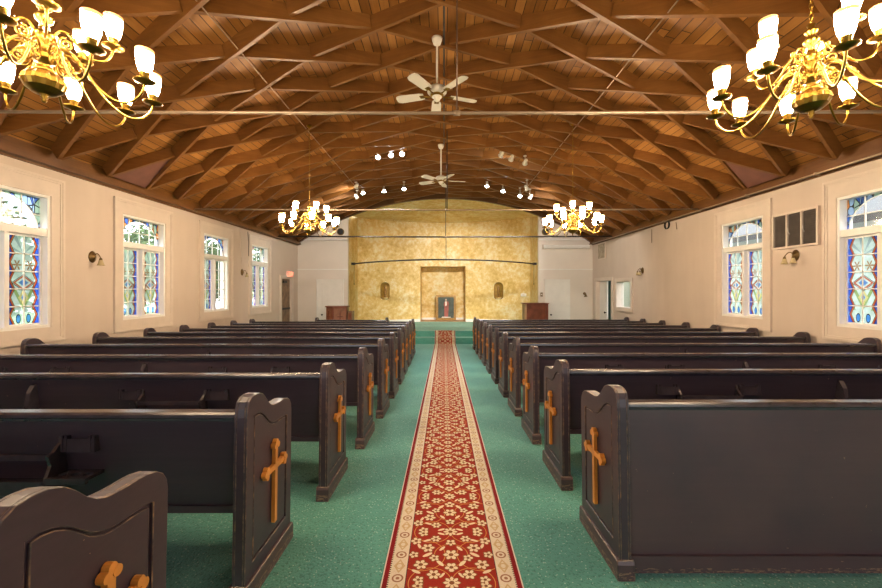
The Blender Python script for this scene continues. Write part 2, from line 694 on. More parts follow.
LDOOR = (12.02, 12.86, -.75, CAMZ + .36)
RDOOR = (11.86, 13.08, -.75, CAMZ + .30)
ROPEN = (10.62, 11.50, CAMZ - .50, CAMZ + .24)
w = wall_side('wall_left', XL, XL - .18, [(y - WIN_HW, y + WIN_HW, WIN_Z0, WIN_Z1) for y in LW] + [LDOOR])
tag(w, 'cream plaster side wall with the exit sign and four stained windows', 'wall')
w = wall_side('wall_right', XR, XR + .18, [(y - WIN_HW, y + WIN_HW, WIN_Z0, WIN_Z1) for y in RW] + [RDOOR, ROPEN])
tag(w, 'cream plaster side wall with the louvred vent', 'wall')
# back wall : two white flanks
XA0, XA1 = -3.28, 3.23
mb = MB()
for a, b in ((XL - .18, XA0), (XA1, XR + .18)):
    n = 8
    xs = [a + (b - a) * i / n for i in range(n + 1)]
    low = [(x, -.75) for x in (a, b)]
    topl = [(x, min(roofz(max(min(x, XR), XL)) + .12, WT + 2)) for x in reversed(xs)]
    o = low + topl
    mb.prism([(x, YB, z) for x, z in o], [(x, YB + .12, z) for x, z in o])
struct(mb.obj('wall_back', 'endwall'), 'white end wall flanking the gold apse', 'wall')
# rear wall behind the camera, with two tall windows letting daylight in
mb = MB()
rh = [(-3.6, -1.5, .5, 2.6), (1.5, 3.6, .5, 2.6)]
cuts = [XL - .18, -3.6, -1.5, 1.5, 3.6, XR + .18]
for a, b in zip(cuts, cuts[1:]):
    c = (a + b) / 2
    h = [q for q in rh if q[0] < c < q[1]]
    if h:
        mb.box(a, b, YR - .15, YR, -.3, .5); mb.box(a, b, YR - .15, YR, 2.6, 4.8)
    else:
        mb.box(a, b, YR - .15, YR, -.3, 4.8)
struct(mb.obj('wall_rear', 'wall', fix=False), 'cream wall at the entrance end', 'wall')
for k, q in enumerate(rh):
    mb = MB()
    for a, b, c, d in ((q[0], q[0] + .07, q[2], q[3]), (q[1] - .07, q[1], q[2], q[3]), (q[0] + .07, q[1] - .07, q[2], q[2] + .07), (q[0] + .07, q[1] - .07, q[3] - .07, q[3]),
                       ((q[0] + q[1]) / 2 - .03, (q[0] + q[1]) / 2 + .03, q[2] + .07, q[3] - .07)):
        mb.box(a, b, YR - .12, YR - .03, c, d)
    wo = struct(mb.obj('window_%d' % (9 + k), 'white'), 'wide clear window in the entrance wall, %s' % ('exit sign side' if k == 0 else 'vent side'), 'window')
    mb = MB(); mb.poly([(q[0] + .07, YR - .07, q[2] + .07), (q[1] - .07, YR - .07, q[2] + .07), (q[1] - .07, YR - .07, q[3] - .07), (q[0] + .07, YR - .07, q[3] - .07)], [(0, 0), (1, 0), (1, 1), (0, 1)])
    mb.obj('pane', 'clear', wo)

# ------------------------------------------------------------------ apse
AR, AYC, AX = 5.1, 11.2, .0
ZT = CAMZ + 2.79
A_HALF = 3.32
th_m = math.asin(A_HALF / AR)


def ap(x, dr=0.):
    return AYC + math.sqrt((AR + dr) ** 2 - (x - AX) ** 2)


ALC = (-.975, .89, CAMZ + .975)
NICHES = [(-2.36, .175), (2.20, .175)]
NZ0, NZ1 = CAMZ - .29, CAMZ + .14                # straight part; arch above
xs = set()
N = 60
for i in range(N + 1): xs.add(round(-A_HALF + 2 * A_HALF * i / N, 4))
xs |= {ALC[0], ALC[1]}
for c, r in NICHES:
    for i in range(13): xs.add(round(c - r * math.cos(PI * i / 12), 4))
xs = sorted(xs)


def hole(x):
    if ALC[0] - 1e-6 < x < ALC[1] + 1e-6: return (-2., ALC[2])
    for c, r in NICHES:
        if abs(x - c) < r + 1e-6:
            e = math.sqrt(max(0, r * r - (x - c) ** 2))
            return (NZ0 - e * .55, NZ1 + e)
    return None


mb = MB()
for a, b in zip(xs, xs[1:]):
    c = (a + b) / 2
    h = hole(c)
    pa, pb = (a, ap(a)), (b, ap(b))
    zb = ZS2 - .2
    if h is None:
        mb.poly([(*pa, zb), (*pb, zb), (*pb, ZT), (*pa, ZT)])
    else:
        ha, hb = hole(a + 1e-5 if a < c else a), hole(b)
        ha = hole(a) or h; hb = hb or h
        if h[0] > -1: mb.poly([(*pa, zb), (*pb, zb), (*pb, hb[0]), (*pa, ha[0])])
        mb.poly([(*pa, ha[1]), (*pb, hb[1]), (*pb, ZT), (*pa, ZT)])
# side returns
for sx, xe in ((-1, XA0), (1, XA1)):
    mb.poly([(xe, YB, fz(15)), (sx * A_HALF, ap(A_HALF), fz(15)), (sx * A_HALF, ap(A_HALF), ZT), (xe, YB, ZT)])
# alcove
d = 17.05
x0, x1, zt = ALC
zb = ZS2 - .05
mb.poly([(x0, ap(x0), zb), (x0, d, zb), (x0, d, zt), (x0, ap(x0), zt)])
mb.poly([(x1, ap(x1), zb), (x1, d, zb), (x1, d, zt), (x1, ap(x1), zt)])
mb.poly([(x0, d, zb), (x1, d, zb), (x1, d, zt), (x0, d, zt)])
mb.poly([(x0, ap(x0), zt), (x1, ap(x1), zt), (x1, d, zt), (x0, d, zt)])
# niches : half-round pockets
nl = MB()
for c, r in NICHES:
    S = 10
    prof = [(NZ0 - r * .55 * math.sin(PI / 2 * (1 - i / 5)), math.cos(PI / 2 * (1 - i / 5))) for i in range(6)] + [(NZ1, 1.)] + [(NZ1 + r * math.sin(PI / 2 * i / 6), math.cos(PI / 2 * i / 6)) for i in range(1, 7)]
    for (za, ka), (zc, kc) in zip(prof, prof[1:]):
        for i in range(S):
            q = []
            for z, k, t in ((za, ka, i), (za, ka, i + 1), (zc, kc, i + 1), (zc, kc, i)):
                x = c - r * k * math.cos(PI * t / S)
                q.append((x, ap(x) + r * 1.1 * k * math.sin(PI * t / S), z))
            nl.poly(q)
# vault from the arch at the nave end down to the top of the curved wall
n = 48
front, back = [], []
for i in range(n + 1):
    t = -1 + 2 * i / n
    x = XC + (XA1 - .0) * t
    front.append((x, YB - .02, roofz(x) + .01))
    xb = A_HALF * t
    back.append((xb, ap(xb), ZT))
for k in range(6):
    for i in range(n):
        def lp(i, s):
            a, b = Vector(front[i]), Vector(back[i])
            p = a.lerp(b, s)
            return p
        mb.poly([lp(i, k / 6), lp(i + 1, k / 6), lp(i + 1, (k + 1) / 6), lp(i, (k + 1) / 6)])
apw = struct(mb.obj('wall_apse', 'gold', fix=False), 'curved mottled gold apse wall with a central alcove', 'wall')
nl.obj('shaded_niche', 'nicheshade', apw, fix=False)  # niche insides coloured darker to carry their shade
# sanctuary baseboard
mb = MB()
for a, b in zip(xs, xs[1:]):
    if ALC[0] - 1e-5 < a and b < ALC[1] + 1e-5: continue
    mb.prism([(a, ap(a) - .03, ZS2), (b, ap(b) - .03, ZS2), (b, ap(b) - .03, ZS2 + .11), (a, ap(a) - .03, ZS2 + .11)],
             [(a, ap(a) + .01, ZS2), (b, ap(b) + .01, ZS2), (b, ap(b) + .01, ZS2 + .11), (a, ap(a) + .01, ZS2 + .11)])
mb.box(x0, x1, d - .03, d, ZS2 + .02, ZS2 + .11)
struct(mb.obj('baseboard_apse', 'white'), 'white baseboard along the gold apse wall', 'baseboard')
mb = MB(); mb.box(x0, x1, ap(x0) - .02, d, ZS2 - .02, ZS2 + .015)
struct(mb.obj('trim_1', 'wood'), 'tan wooden floor of the alcove', 'trim')
# statue brackets in the niches
for k, (c, r) in enumerate(NICHES):
    t = thing('niche_bracket', 'small gold bracket standing in the arched niche nearer %s' % ('the cross-fronted lectern' if k == 0 else 'the plain lectern'), 'bracket', (c, ap(c) + .02, NZ0 - .10), group='brackets in the apse niches')
    m2 = MB(); m2.lathe([(.02, 0), (.09, .03), (.12, .06), (.12, .09), (.0, .09)], 16)
    m2.obj('shelf', 'gold', t)
    m2 = MB(); m2.lathe([(.055, .09), (.05, .12), (.038, .2), (.045, .36), (.05, .43), (.03, .46), (.04, .5), (.03, .55), (0, .57)], 14)
    m2.obj('post', 'gilt', t)

# ------------------------------------------------------------------ ceiling
TH = math.asin((XR + .18 - XC) / RD)
mb = MB()
NT, NY = 64, 8
ya, yb = YR - .3, YB + .1
for i in range(NT):
    a, b = -TH + 2 * TH * i / NT, -TH + 2 * TH * (i + 1) / NT
    (xa, za), (xb, zb) = arc(a, RD), arc(b, RD)
    mb.smooth = True
    mb.poly([(xa, ya, za), (xb, ya, zb), (xb, yb, zb), (xa, yb, za)], [(a * RD, ya), (b * RD, ya), (b * RD, yb), (a * RD, yb)])
CEIL = struct(mb.obj('ceiling', 'deck', fix=False), 'barrel ceiling of brown planks under a diamond grid of beams', 'ceiling')
ct = MB()
for i in range(NT):
    a, b = -TH + 2 * TH * i / NT, -TH + 2 * TH * (i + 1) / NT
    (xa, za), (xb, zb) = arc(a, RD + .06), arc(b, RD + .06)
    ct.poly([(xa, ya, za), (xb, ya, zb), (xb, yb, zb), (xa, yb, za)])
ct.obj('roof_skin', 'darksteel', CEIL, fix=False)

DTH = .0962
HS = .3725
Y0 = 5.72
BW = .044


def node(i, j):
    x, z = arc(i * DTH, R0)
    return Vector((x, Y0 + j * HS, z))


def up(i):
    return Vector((math.sin(i * DTH), 0, math.cos(i * DTH)))


def lamella(mb, i, j):
    fam = 1 if i % 2 == 0 else -1
    ends = []
    for s in (-1, 1):
        ii, jj = i + s, j + s * fam
        if abs(ii) > 6: ii, jj = i, j
        ends.append((ii, jj, s))
    p, q = node(*ends[0][:2]), node(*ends[1][:2])
    dv = (q - p).normalized()
    L = (q - p).length
    nrm = up((ends[0][0] + ends[1][0]) / 2)
    sdv = dv.cross(nrm).normalized()
    trim = BW * .75
    # staggered butt joints: each end sits a little along the member it meets
    a, b = p + dv * trim, q - dv * trim
    for (ii, jj, s) in ends:
        if (ii, jj) == (i, j): continue
        of = Vector((s * .045 * (1 if fam > 0 else 1), 0, 0))
    M_ = 6
    outl = []
    for k in range(M_ + 1):
        t = k / M_
        pt = a.lerp(b, t)
        outl.append((pt, None))
    top = []
    for pt, _ in outl:
        # rise radially to the decking
        v = Vector((pt.x - XC, 0, pt.z - ZC))
        r = v.length
        top.append(pt + v.normalized() * (RD + .005 - r))
    ring = [o[0] for o in outl] + list(reversed(top))
    mb.prism([p_ + sdv * BW / 2 for p_ in ring], [p_ - sdv * BW / 2 for p_ in ring])


cells = []
for i in range(-6, 7):
    for j in range(-12, 24):
        if (i + j) % 2: continue
        c = node(i, j)
        if c.y > YB - .42 or c.y < 1.3: continue
        cells.append(((c - Vector((0, 0, CAMZ))).length, i, j, c))


def seen(c):
    px, py = 444 + c.x / c.y * F, 290 - (c.z - CAMZ) / c.y * F
    return -90 < px < 970 and -90 < py < 330


cells.sort(key=lambda q: (not seen(q[3]), q[0]))
rest = MB()
for k, (dd, i, j, c) in enumerate(cells):
    if k < 99:
        m2 = MB(); lamella(m2, i, j)
        m2.obj('roof_beam', 'beam', CEIL)
    else:
        lamella(rest, i, j)
rb = rest.obj('roof_beam', 'beam', CEIL)
rb['kind'] = 'stuff'
rb['label'] = 'remaining crossing brown roof beams'
# infill triangles in the lattice next to the walls
for s, yy in ((-1, Y0 + .745), (1, Y0 + .745), (-1, Y0 - 1.49), (1, Y0 - 1.49)):
    m2 = MB()
    j = round((yy - Y0) / HS)
    if (6 + j) % 2: j += 1
    q0, q1, q2 = node(s * 6, j - 2) * 1, node(s * 6, j), node(s * 5, j - 1)
    for q_ in (q0, q1, q2): q_.z += .03
    v = up(s * 5.6) * .02
    m2.prism([q0, q1, q2], [q0 + v, q1 + v, q2 + v])
    m2.obj('infill_panel', 'infill', CEIL)
# end arch against the apse
m2 = MB()
n = 40
tm = math.asin((XR - XC) / R0)
inner = [arc(-tm + 2 * tm * i / n, R0 - .015) for i in range(n + 1)]
outer = [arc(-tm + 2 * tm * i / n, RD + .01) for i in range(n + 1)]
for i in range(n):
    a = [inner[i], inner[i + 1], outer[i + 1], outer[i]]
    m2.prism([(x, YB - .14, z) for x, z in a], [(x, YB - .021, z) for x, z in a])
m2.obj('arch_rib', 'darkbeam', CEIL)
# wall plates with moulding
for nm, xw, s in (('trim_2', XL, 1), ('trim_3', XR, -1)):
    m2 = MB()
    xa, xb = sorted((xw, xw + s * .02))
    m2.box(xa, xb, YR, YB, WT, WT + .235)
    xa, xb = sorted((xw + s * .02, xw + s * .10))
    m2.box(xa, xb, YR, YB, WT, WT + .055)
    xa, xb = sorted((xw, xw + s * .12))
    m2.box(xa, xb, YR, YB, WT - .02, WT)
    xa, xb = sorted((xw, xw + s * .028))
    m2.box(xa, xb, YR, YB, WT - .042, WT - .02)
    struct(m2.obj(nm, 'plate'), 'brown timber wall plate on the %s' % ('exit sign wall' if s > 0 else 'vent wall'), 'trim')

# ------------------------------------------------------------------ windows
def window(n, side, yc, label, clear=()):
    """side -1: left wall, +1: right wall; built in local (a along Y, depth inwards)"""
    xw = XL if side < 0 else XR
    inn = -side                                   # direction into the room

    def bx(mb, y0, y1, d0, d1, z0, z1):
        a, b = sorted((xw + inn * d0, xw + inn * d1))
        mb.box(a, b, y0, y1, z0, z1)
    h = WIN_HW
    z0, z1 = WIN_Z0, WIN_Z1
    mb = MB()
    # flat casing with raised outer moulding
    e = .165
    zt, zb = z1 + .235, z0 - .18
    for d0, d1, i0, i1 in ((0., .014, 0., .11), (0., .023, .11, .135), (0., .032, .135, e)):
        bx(mb, yc - h - i1, yc - h - i0, d0, d1, zb + (e - i1), zt - (e - i1))
        bx(mb, yc + h + i0, yc + h + i1, d0, d1, zb + (e - i1), zt - (e - i1))
        bx(mb, yc - h - i0, yc + h + i0, d0, d1, zt - (e - i0) if i0 else z1, zt - (e - i1))
        bx(mb, yc - h - i0, yc + h + i0, d0, d1, zb + (e - i1), zb + (e - i0) if i0 else z0)
    wo = struct(mb.obj('window_%d' % n, 'casing', fix=False), label, 'window')
    # frame in the reveal, with transom bar and mullion
    zt0, zt1 = CAMZ + .675, CAMZ + .765
    mb = MB()
    fw = .035
    bx(mb, yc - h, yc - h + fw, -.17, 0., z0, z1); bx(mb, yc + h - fw, yc + h, -.17, 0., z0, z1)
    bx(mb, yc - h + fw, yc + h - fw, -.17, 0., z1 - fw, z1); bx(mb, yc - h + fw, yc + h - fw, -.17, 0., z0, z0 + fw)
    bx(mb, yc - h + fw, yc + h - fw, -.15, -.01, zt0, zt1)
    mb.obj('frame', 'white', wo)
    mb = MB(); bx(mb, yc - .025, yc + .025, -.14, -.03, z0 + fw, zt0)
    mb.obj('mullion', 'white', wo)
    # transom
    ya, yb, za, zb2 = yc - h + fw, yc + h - fw, zt1, z1 - fw
    gx = xw - inn * .10
    mb = MB()
    cx, rr = yc, (yb - ya) / 2 * .93
    hh = (zb2 - za) * .94
    K = 24
    ring = [(cx - rr * math.cos(PI * i / K), za + hh * math.sin(PI * i / K)) for i in range(K + 1)]
    mb.poly([(gx, y, z) for y, z in ring], [(y, z) for y, z in ring])
    t = MB()
    for i in range(K):
        p, q = ring[i], ring[i + 1]
        t.poly([(gx, *p), (gx, *q), (gx, q[0], zb2), (gx, p[0], zb2)], [p, q, (q[0], zb2), (p[0], zb2)])
    for y0_, y1_ in ((ya, cx - rr), (cx + rr, yb)):
        t.poly([(gx, y0_, za), (gx, y1_, za), (gx, y1_, zb2), (gx, y0_, zb2)], [(y0_, za), (y1_, za), (y1_, zb2), (y0_, zb2)])
    tr = mb.obj('transom_pane', 'clear', wo, fix=False)
    t.obj('stained_spandrel', 'corner', tr, fix=False)
    mb = MB()
    mb.tube([(gx + inn * .004, y, z) for y, z in ring], .007, 6)
    for i in range(1, 4):
        y = ya + (yb - ya) * i / 4
        mb.box(gx - .006, gx + .008, y - .006, y + .006, za, zb2)
    mb.box(gx - .006, gx + .008, ya, yb, za + (zb2 - za) * .45 - .006, za + (zb2 - za) * .45 + .006)
    mb.obj('glazing_bars', 'white', tr)
    # two casement sashes
    for k, (sa, sb) in enumerate(((ya, yc - .025), (yc + .025, yb))):
        gx2 = xw - inn * (.085 if k else .11)
        zz0, zz1 = z0 + fw, zt0
        mb = MB()
        f2 = .026
        for a, b, c, d_ in ((sa, sa + f2, zz0, zz1), (sb - f2, sb, zz0, zz1), (sa + f2, sb - f2, zz0, zz0 + f2), (sa + f2, sb - f2, zz1 - f2, zz1)):
            mb.box(gx2 - .015, gx2 + .015, a, b, c, d_)
        ms = (sa + sb) / 2
        mb.box(gx2 - .009, gx2 + .009, ms - .006, ms + .006, zz0 + f2, zz1 - f2)
        for i in range(1, 5):
            z = zz0 + f2 + (zz1 - zz0 - 2 * f2) * i / 5
            mb.box(gx2 - .009, gx2 + .009, sa + f2, sb - f2, z - .006, z + .006)
        sash = mb.obj('sash', 'white', wo)
        g = MB()
        g.poly([(gx2, sa + f2, zz0 + f2), (gx2, sb - f2, zz0 + f2), (gx2, sb - f2, zz1 - f2), (gx2, sa + f2, zz1 - f2)], [(0, 0), (1, 0), (1, 1), (0, 1)])
        g.obj('pane', 'clear' if k in clear else 'stain', sash, fix=False)
    return wo


names = ['nearest the entrance', 'over the rear pews, first whole one from the entrance', 'next along past the brass sconce', 'with one clear casement', 'beside the exit door']
for k, y in enumerate(LW):
    window(k + 1, -1, y, 'stained glass window on the exit sign wall, ' + names[k], clear=(1,) if k == 3 else ())
for k, y in enumerate(RW):
    window(k + 6, 1, y, 'stained glass window on the vent wall, ' + ['nearest the entrance', 'on the entrance side of the louvred vent', 'on the altar side of the louvred vent'][k])

# ------------------------------------------------------------------ doors and openings
def casing_side(mb, xw, inn, y0, y1, z0, z1, wd=.11, bottom=False):
    def bx(a0, a1, d0, d1, c0, c1):
        a, b = sorted((xw + inn * d0, xw + inn * d1)); mb.box(a, b, a0, a1, c0, c1)
    e = .012
    zl = z0 - (wd if bottom else 0)
    bx(y0 - wd, y0, .0, .03, zl, z1 + wd); bx(y0, y0 + e, -.19, .03, z0, z1)
    bx(y1, y1 + wd, .0, .03, zl, z1 + wd); bx(y1 - e, y1, -.19, .03, z0, z1)
    bx(y0, y1, .0, .03, z1, z1 + wd); bx(y0 + e, y1 - e, -.19, 0., z1 - e, z1)
    if bottom:
        bx(y0, y1, .0, .045, z0 - wd, z0); bx(y0 + e, y1 - e, -.19, 0., z0, z0 + e)


# dark door standing open on the exit sign wall
mb = MB()
casing_side(mb, XL, 1, LDOOR[0], LDOOR[1], fz(12.4), LDOOR[3], .10)
dr = struct(mb.obj('door_1', 'casing'), 'dark brown door under the exit sign', 'door')
mb = MB(); mb.box(XL - .10, XL - .06, LDOOR[0], LDOOR[1], fz(12.4), LDOOR[3])
lf = mb.obj('door_leaf', 'darkdoor', dr)
mb = MB(); mb.box(XL - .06, XL - .02, LDOOR[0] + .08, LDOOR[1] - .08, CAMZ - .62, CAMZ - .56)
mb.obj('push_bar', 'darksteel', lf)
mb = MB(); mb.box(XL - .06, XL - .01, LDOOR[0] + .25, LDOOR[0] + .5, LDOOR[3] - .14, LDOOR[3] - .06)
mb.obj('door_closer', 'black', lf)
# exit sign
es = thing('exit_sign', 'small glowing exit sign on the wall above the dark door', 'sign', (XL + .005, 12.62, CAMZ + .505))
mb = MB(); mb.box(0, .07, -.19, .19, -.085, .085)
mb.obj('sign_box', 'signface', es, .008)
cu = bpy.data.curves.new('EXIT', 'FONT')
cu.body = 'EXIT'; cu.size = .15; cu.align_x = 'CENTER'; cu.align_y = 'CENTER'; cu.extrude = .002
cu.materials.append(MT['red'])
tmp = bpy.data.objects.new('tmp', cu); COL.objects.link(tmp)
me = bpy.data.meshes.new_from_object(tmp.evaluated_get(bpy.context.evaluated_depsgraph_get()))
bpy.data.objects.remove(tmp)
o = bpy.data.objects.new('lettering', me); COL.objects.link(o); o.parent = es
o.location = (.073, 0, 0); o.rotation_euler = (PI / 2, 0, PI / 2)
o['label'] = 'red EXIT letters'


def panel_door(n, x0, x1, ztop, label, ajar=0):
    zb = fz(YB)
    mb = MB()
    for a, b, c, d_ in ((x0 - .11, x0, zb, ztop + .11), (x1, x1 + .11, zb, ztop + .11), (x0, x1, ztop, ztop + .11)):
        mb.box(a, b, YB - .035, YB, c, d_)
        
    for a, b, c, d_ in ((x0 - .13, x0 - .09, zb, ztop + .13), (x1 + .09, x1 + .13, zb, ztop + .13), (x0 - .09, x1 + .09, ztop + .09, ztop + .13)):
        mb.box(a, b, YB - .05, YB - .001, c, d_)
    dr = struct(mb.obj('door_%d' % n, 'white'), label, 'door')
    mb = MB()
    W = x1 - x0
    H = ztop - zb
    st = .11
    mb.box(x0, x1, YB - .012, YB - .002, zb, ztop)
    zs = [zb, zb + .2, zb + H * .45, zb + H * .52, ztop - .13, ztop]
    mb.box(x0, x0 + st, YB - .026, YB - .012, zb, ztop); mb.box(x1 - st, x1, YB - .026, YB - .012, zb, ztop)
    for a, b in ((zs[0], zs[1]), (zs[2], zs[3]), (zs[4], zs[5])):
        mb.box(x0 + st, x1 - st, YB - .026, YB - .012, a, b)
    # arched head of the upper panel
    K = 10
    cx = (x0 + x1) / 2; hw = W / 2 - st
    for i in range(K):
        ta, tb = -1 + 2 * i / K, -1 + 2 * (i + 1) / K
        a, b = cx + hw * ta, cx + hw * tb
        mb.prism([(a, YB - .026, zs[4]), (b, YB - .026, zs[4]), (b, YB - .026, zs[4] - .10 * tb * tb), (a, YB - .026, zs[4] - .10 * ta * ta)],
                 [(a, YB - .012, zs[4]), (b, YB - .012, zs[4]), (b, YB - .012, zs[4] - .10 * tb * tb), (a, YB - .012, zs[4] - .10 * ta * ta)])
    lf = mb.obj('door_leaf', 'white', dr, fix=True)
    mb = MB(); mb.lathe([(0, 0), (.022, 0), (.022, .015), (.012, .02), (.03, .04), (.03, .06), (0, .07)], 12, Matrix.Translation((x0 + .07, YB - .026, CAMZ - .84)) @ Matrix.Rotation(PI / 2, 4, 'X'))
    mb.obj('door_knob', 'darksteel', lf)


panel_door(2, -4.22, -3.55, CAMZ + .235, 'white panelled door behind the cross-fronted lectern')
panel_door(3, 3.57, 4.17, CAMZ + .235, 'white panelled door beside the plain lectern')
# white door standing ajar on the vent wall
mb = MB()
casing_side(mb, XR, -1, RDOOR[0], RDOOR[1], fz(12.4), RDOOR[3], .10)
dr = struct(mb.obj('door_4', 'casing'), 'white door standing ajar on the vent wall showing green inside', 'door')
mb = MB()
zb_ = fz(12.5) + .01
mb.box(XR + .11, XR + .15, RDOOR[0] + .62, RDOOR[1] - .01, zb_, RDOOR[3] - .005)
for c, d_ in ((zb_ + .2, zb_ + .85), (zb_ + 1., zb_ + 1.75)):
    mb.box(XR + .10, XR + .11, RDOOR[0] + .72, RDOOR[1] - .14, c, d_)
lf = mb.obj('door_leaf', 'white', dr)
mb = MB(); mb.lathe([(0, 0), (.012, 0), (.012, .03), (.03, .045), (.03, .065), (0, .075)], 12, Matrix.Translation((XR + .11, RDOOR[0] + .68, CAMZ - .72)) @ Matrix.Rotation(-PI / 2, 4, 'Y'))
mb.obj('door_knob', 'darksteel', lf)
mb = MB(); mb.box(XR + .24, XR + .30, 12.15, 13.5, fz(12.4), RDOOR[3] + .3)
struct(mb.obj('wall_corridor', 'greenpaint'), 'green wall glimpsed through the door ajar', 'wall')
mb = MB(); mb.box(5.95, 6.05, 11.6, 14.6, -.9, 2.6)
struct(mb.obj('wall_porch', 'cream'), 'pale cream wall beyond the framed opening', 'wall')
# serving opening on the vent wall
mb = MB()
casing_side(mb, XR, -1, ROPEN[0], ROPEN[1], ROPEN[2], ROPEN[3], .10, True)
wo = struct(mb.obj('window_11', 'casing'), 'plain framed opening on the vent wall showing a bright pale wall', 'window')
mb = MB(); mb.poly([(XR + .12, ROPEN[0], ROPEN[2]), (XR + .12, ROPEN[1], ROPEN[2]), (XR + .12, ROPEN[1], ROPEN[3]), (XR + .12, ROPEN[0], ROPEN[3])], [(0, 0), (1, 0), (1, 1), (0, 1)])
mb.obj('pane', 'clear', wo, fix=False)

# ------------------------------------------------------------------ pews
PROF = [(0., .800), (.004, .836), (.016, .864), (.04, .880), (.075, .886), (.11, .884), (.145, .872), (.175, .849), (.205, .820),
        (.235, .800), (.265, .791), (.30, .788), (.335, .788), (.37, .789), (.405, .788), (.44, .781), (.468, .764), (.486, .738), (.492, .700)]


def ptop(u):
    if u <= PROF[0][0]: return PROF[0][1]
    for (a, b), (c, d_) in zip(PROF, PROF[1:]):
        if a <= u <= c:
            return b + (d_ - b) * (u - a) / (c - a)
    return PROF[-1][1]


def outline(u0, u1, vb, offv, n=26, nat=False):
    if nat:
        top = PROF
    else:
        us = [u0 + (u1 - u0) * i / (n - 1) for i in range(n)]
        top = []
        for u in us:
            s = .5 * (ptop(u - .015) + ptop(u + .015))
            top.append((u, s - offv))
    return top + [(u1, vb), (u0, vb)]


def end_mesh(s):
    """end board, aisle face towards s*X at x=0"""
    mb = MB()
    th = .057
    fr = .011
    o = outline(0, .492, .0, 0, nat=True)
    mb.prism([(-s * fr, u, v) for u, v in o], [(-s * (th - fr), u, v) for u, v in o])
    # raised frame and raised field on both faces
    n = len(PROF)
    us = [p[0] for p in PROF]
    sc = [.062 + (.430 - .062) * (u / .492) for u in us]
    inn = [(u, .5 * (ptop(u - .02) + ptop(u + .02)) - .088) for u in sc] + [(.430, .155), (.062, .155)]
    out = list(PROF) + [(.492, .0), (0., .0)]
    fld = [(.5 * (.062 + .430) + (u - .246) * .93, v - (.010 if v > .3 else -.012)) for u, v in inn]
    m = len(out)
    for f0, f1 in ((-s * fr, 0.), (-s * (th - fr), -s * th)):
        A = mb.add([(f0, u, v) for u, v in out]); B = mb.add([(f1, u, v) for u, v in out])
        C = mb.add([(f1, u, v) for u, v in inn]); D = mb.add([(f0, u, v) for u, v in inn])
        for i in range(m):
            j = (i + 1) % m
            mb.face((A + i, A + j, B + j, B + i)); mb.face((B + i, B + j, C + j, C + i)); mb.face((C + i, C + j, D + j, D + i)); mb.face((D + i, D + j, A + j, A + i))
        g = f0 + (f1 - f0) * .7
        mb.prism([(f0, u, v) for u, v in fld], [(g, u, v) for u, v in fld])
    return mb


def base_mesh(s):
    mb = MB()
    pr = [(-.014, 0), (-.014, .075), (-.004, .092), (.496, .092), (.506, .075), (.506, 0)]
    a, b = sorted((s * .013, -s * .070))
    mb.prism([(a, u, v) for u, v in pr], [(b, u, v) for u, v in pr])
    return mb


def cross_mesh(s):
    mb = MB()
    t0, t1 = s * .0, s * .018

    def bar(u0, u1, v0, v1):
        a, b = sorted((t0, t1)); mb.box(a, b, u0, u1, v0, v1)

    def disc(u, v, r, e=0.):
        pts = [(u + r * math.cos(2 * PI * i / 12), v + r * math.sin(2 * PI * i / 12)) for i in range(12)]
        mb.prism([(t0, *p) for p in pts], [(t1 + s * (.003 + e), *p) for p in pts])
    w = .013
    cu, cv = .262, .492
    bar(cu - w, cu + w, .222, .597)
    bar(cu - .102, cu + .102, cv - w, cv + w)
    for (x, y, dx, dy) in ((cu, .597, 0, 1), (cu - .102, cv, -1, 0), (cu + .102, cv, 1, 0)):
        for k, (p, q) in enumerate(((0, .012), (.016, -.004), (-.016, -.004))):
            disc(x + dx * q + dy * p, y + dy * q + dx * p, .0145, k * .0006)
    return mb


EM = {s: end_mesh(s).mesh('end_panel', ['pew', 'edge']) for s in (-1, 1)}
BM_ = {s: base_mesh(s).mesh('plinth', ['pewworn', 'edge']) for s in (-1, 1)}
CM = {s: cross_mesh(s).mesh('cross', 'oak') for s in (-1, 1)}


def rack_mesh():
    mb = MB()
    W = .40
    # shelf, lip, front rail, two shaped sides (local: x width, -y towards the reader, z from shelf)
    mb.box(-W / 2, W / 2, -.10, -.002, 0, .014)
    mb.box(-W / 2, W / 2, -.112, -.10, -.01, .045)
    mb.box(-W / 2, W / 2, -.095, -.080, .125, .150)
    for s in (-1, 1):
        o = [(0, -.01), (-.11, -.01), (-.105, .05), (-.085, .10), (-.10, .145), (-.075, .155), (-.045, .185), (-.04, .21), (0, .21)]
        a, b = s * W / 2, s * (W / 2 + .014)
        mb.prism([(a, u, v) for u, v in o], [(b, u, v) for u, v in o])
    return mb.mesh('book_rack', 'rail')


def card_mesh():
    mb = MB()
    for x in (-.065, .055, .072, -.048): mb.box(x - .005, x + .005, -.03, 0, 0, .062)
    mb.box(-.07, .078, -.028, -.02, 0, .05); mb.box(-.07, .078, -.028, 0, -.008, 0)
    return mb.mesh('card_holder', 'rail')


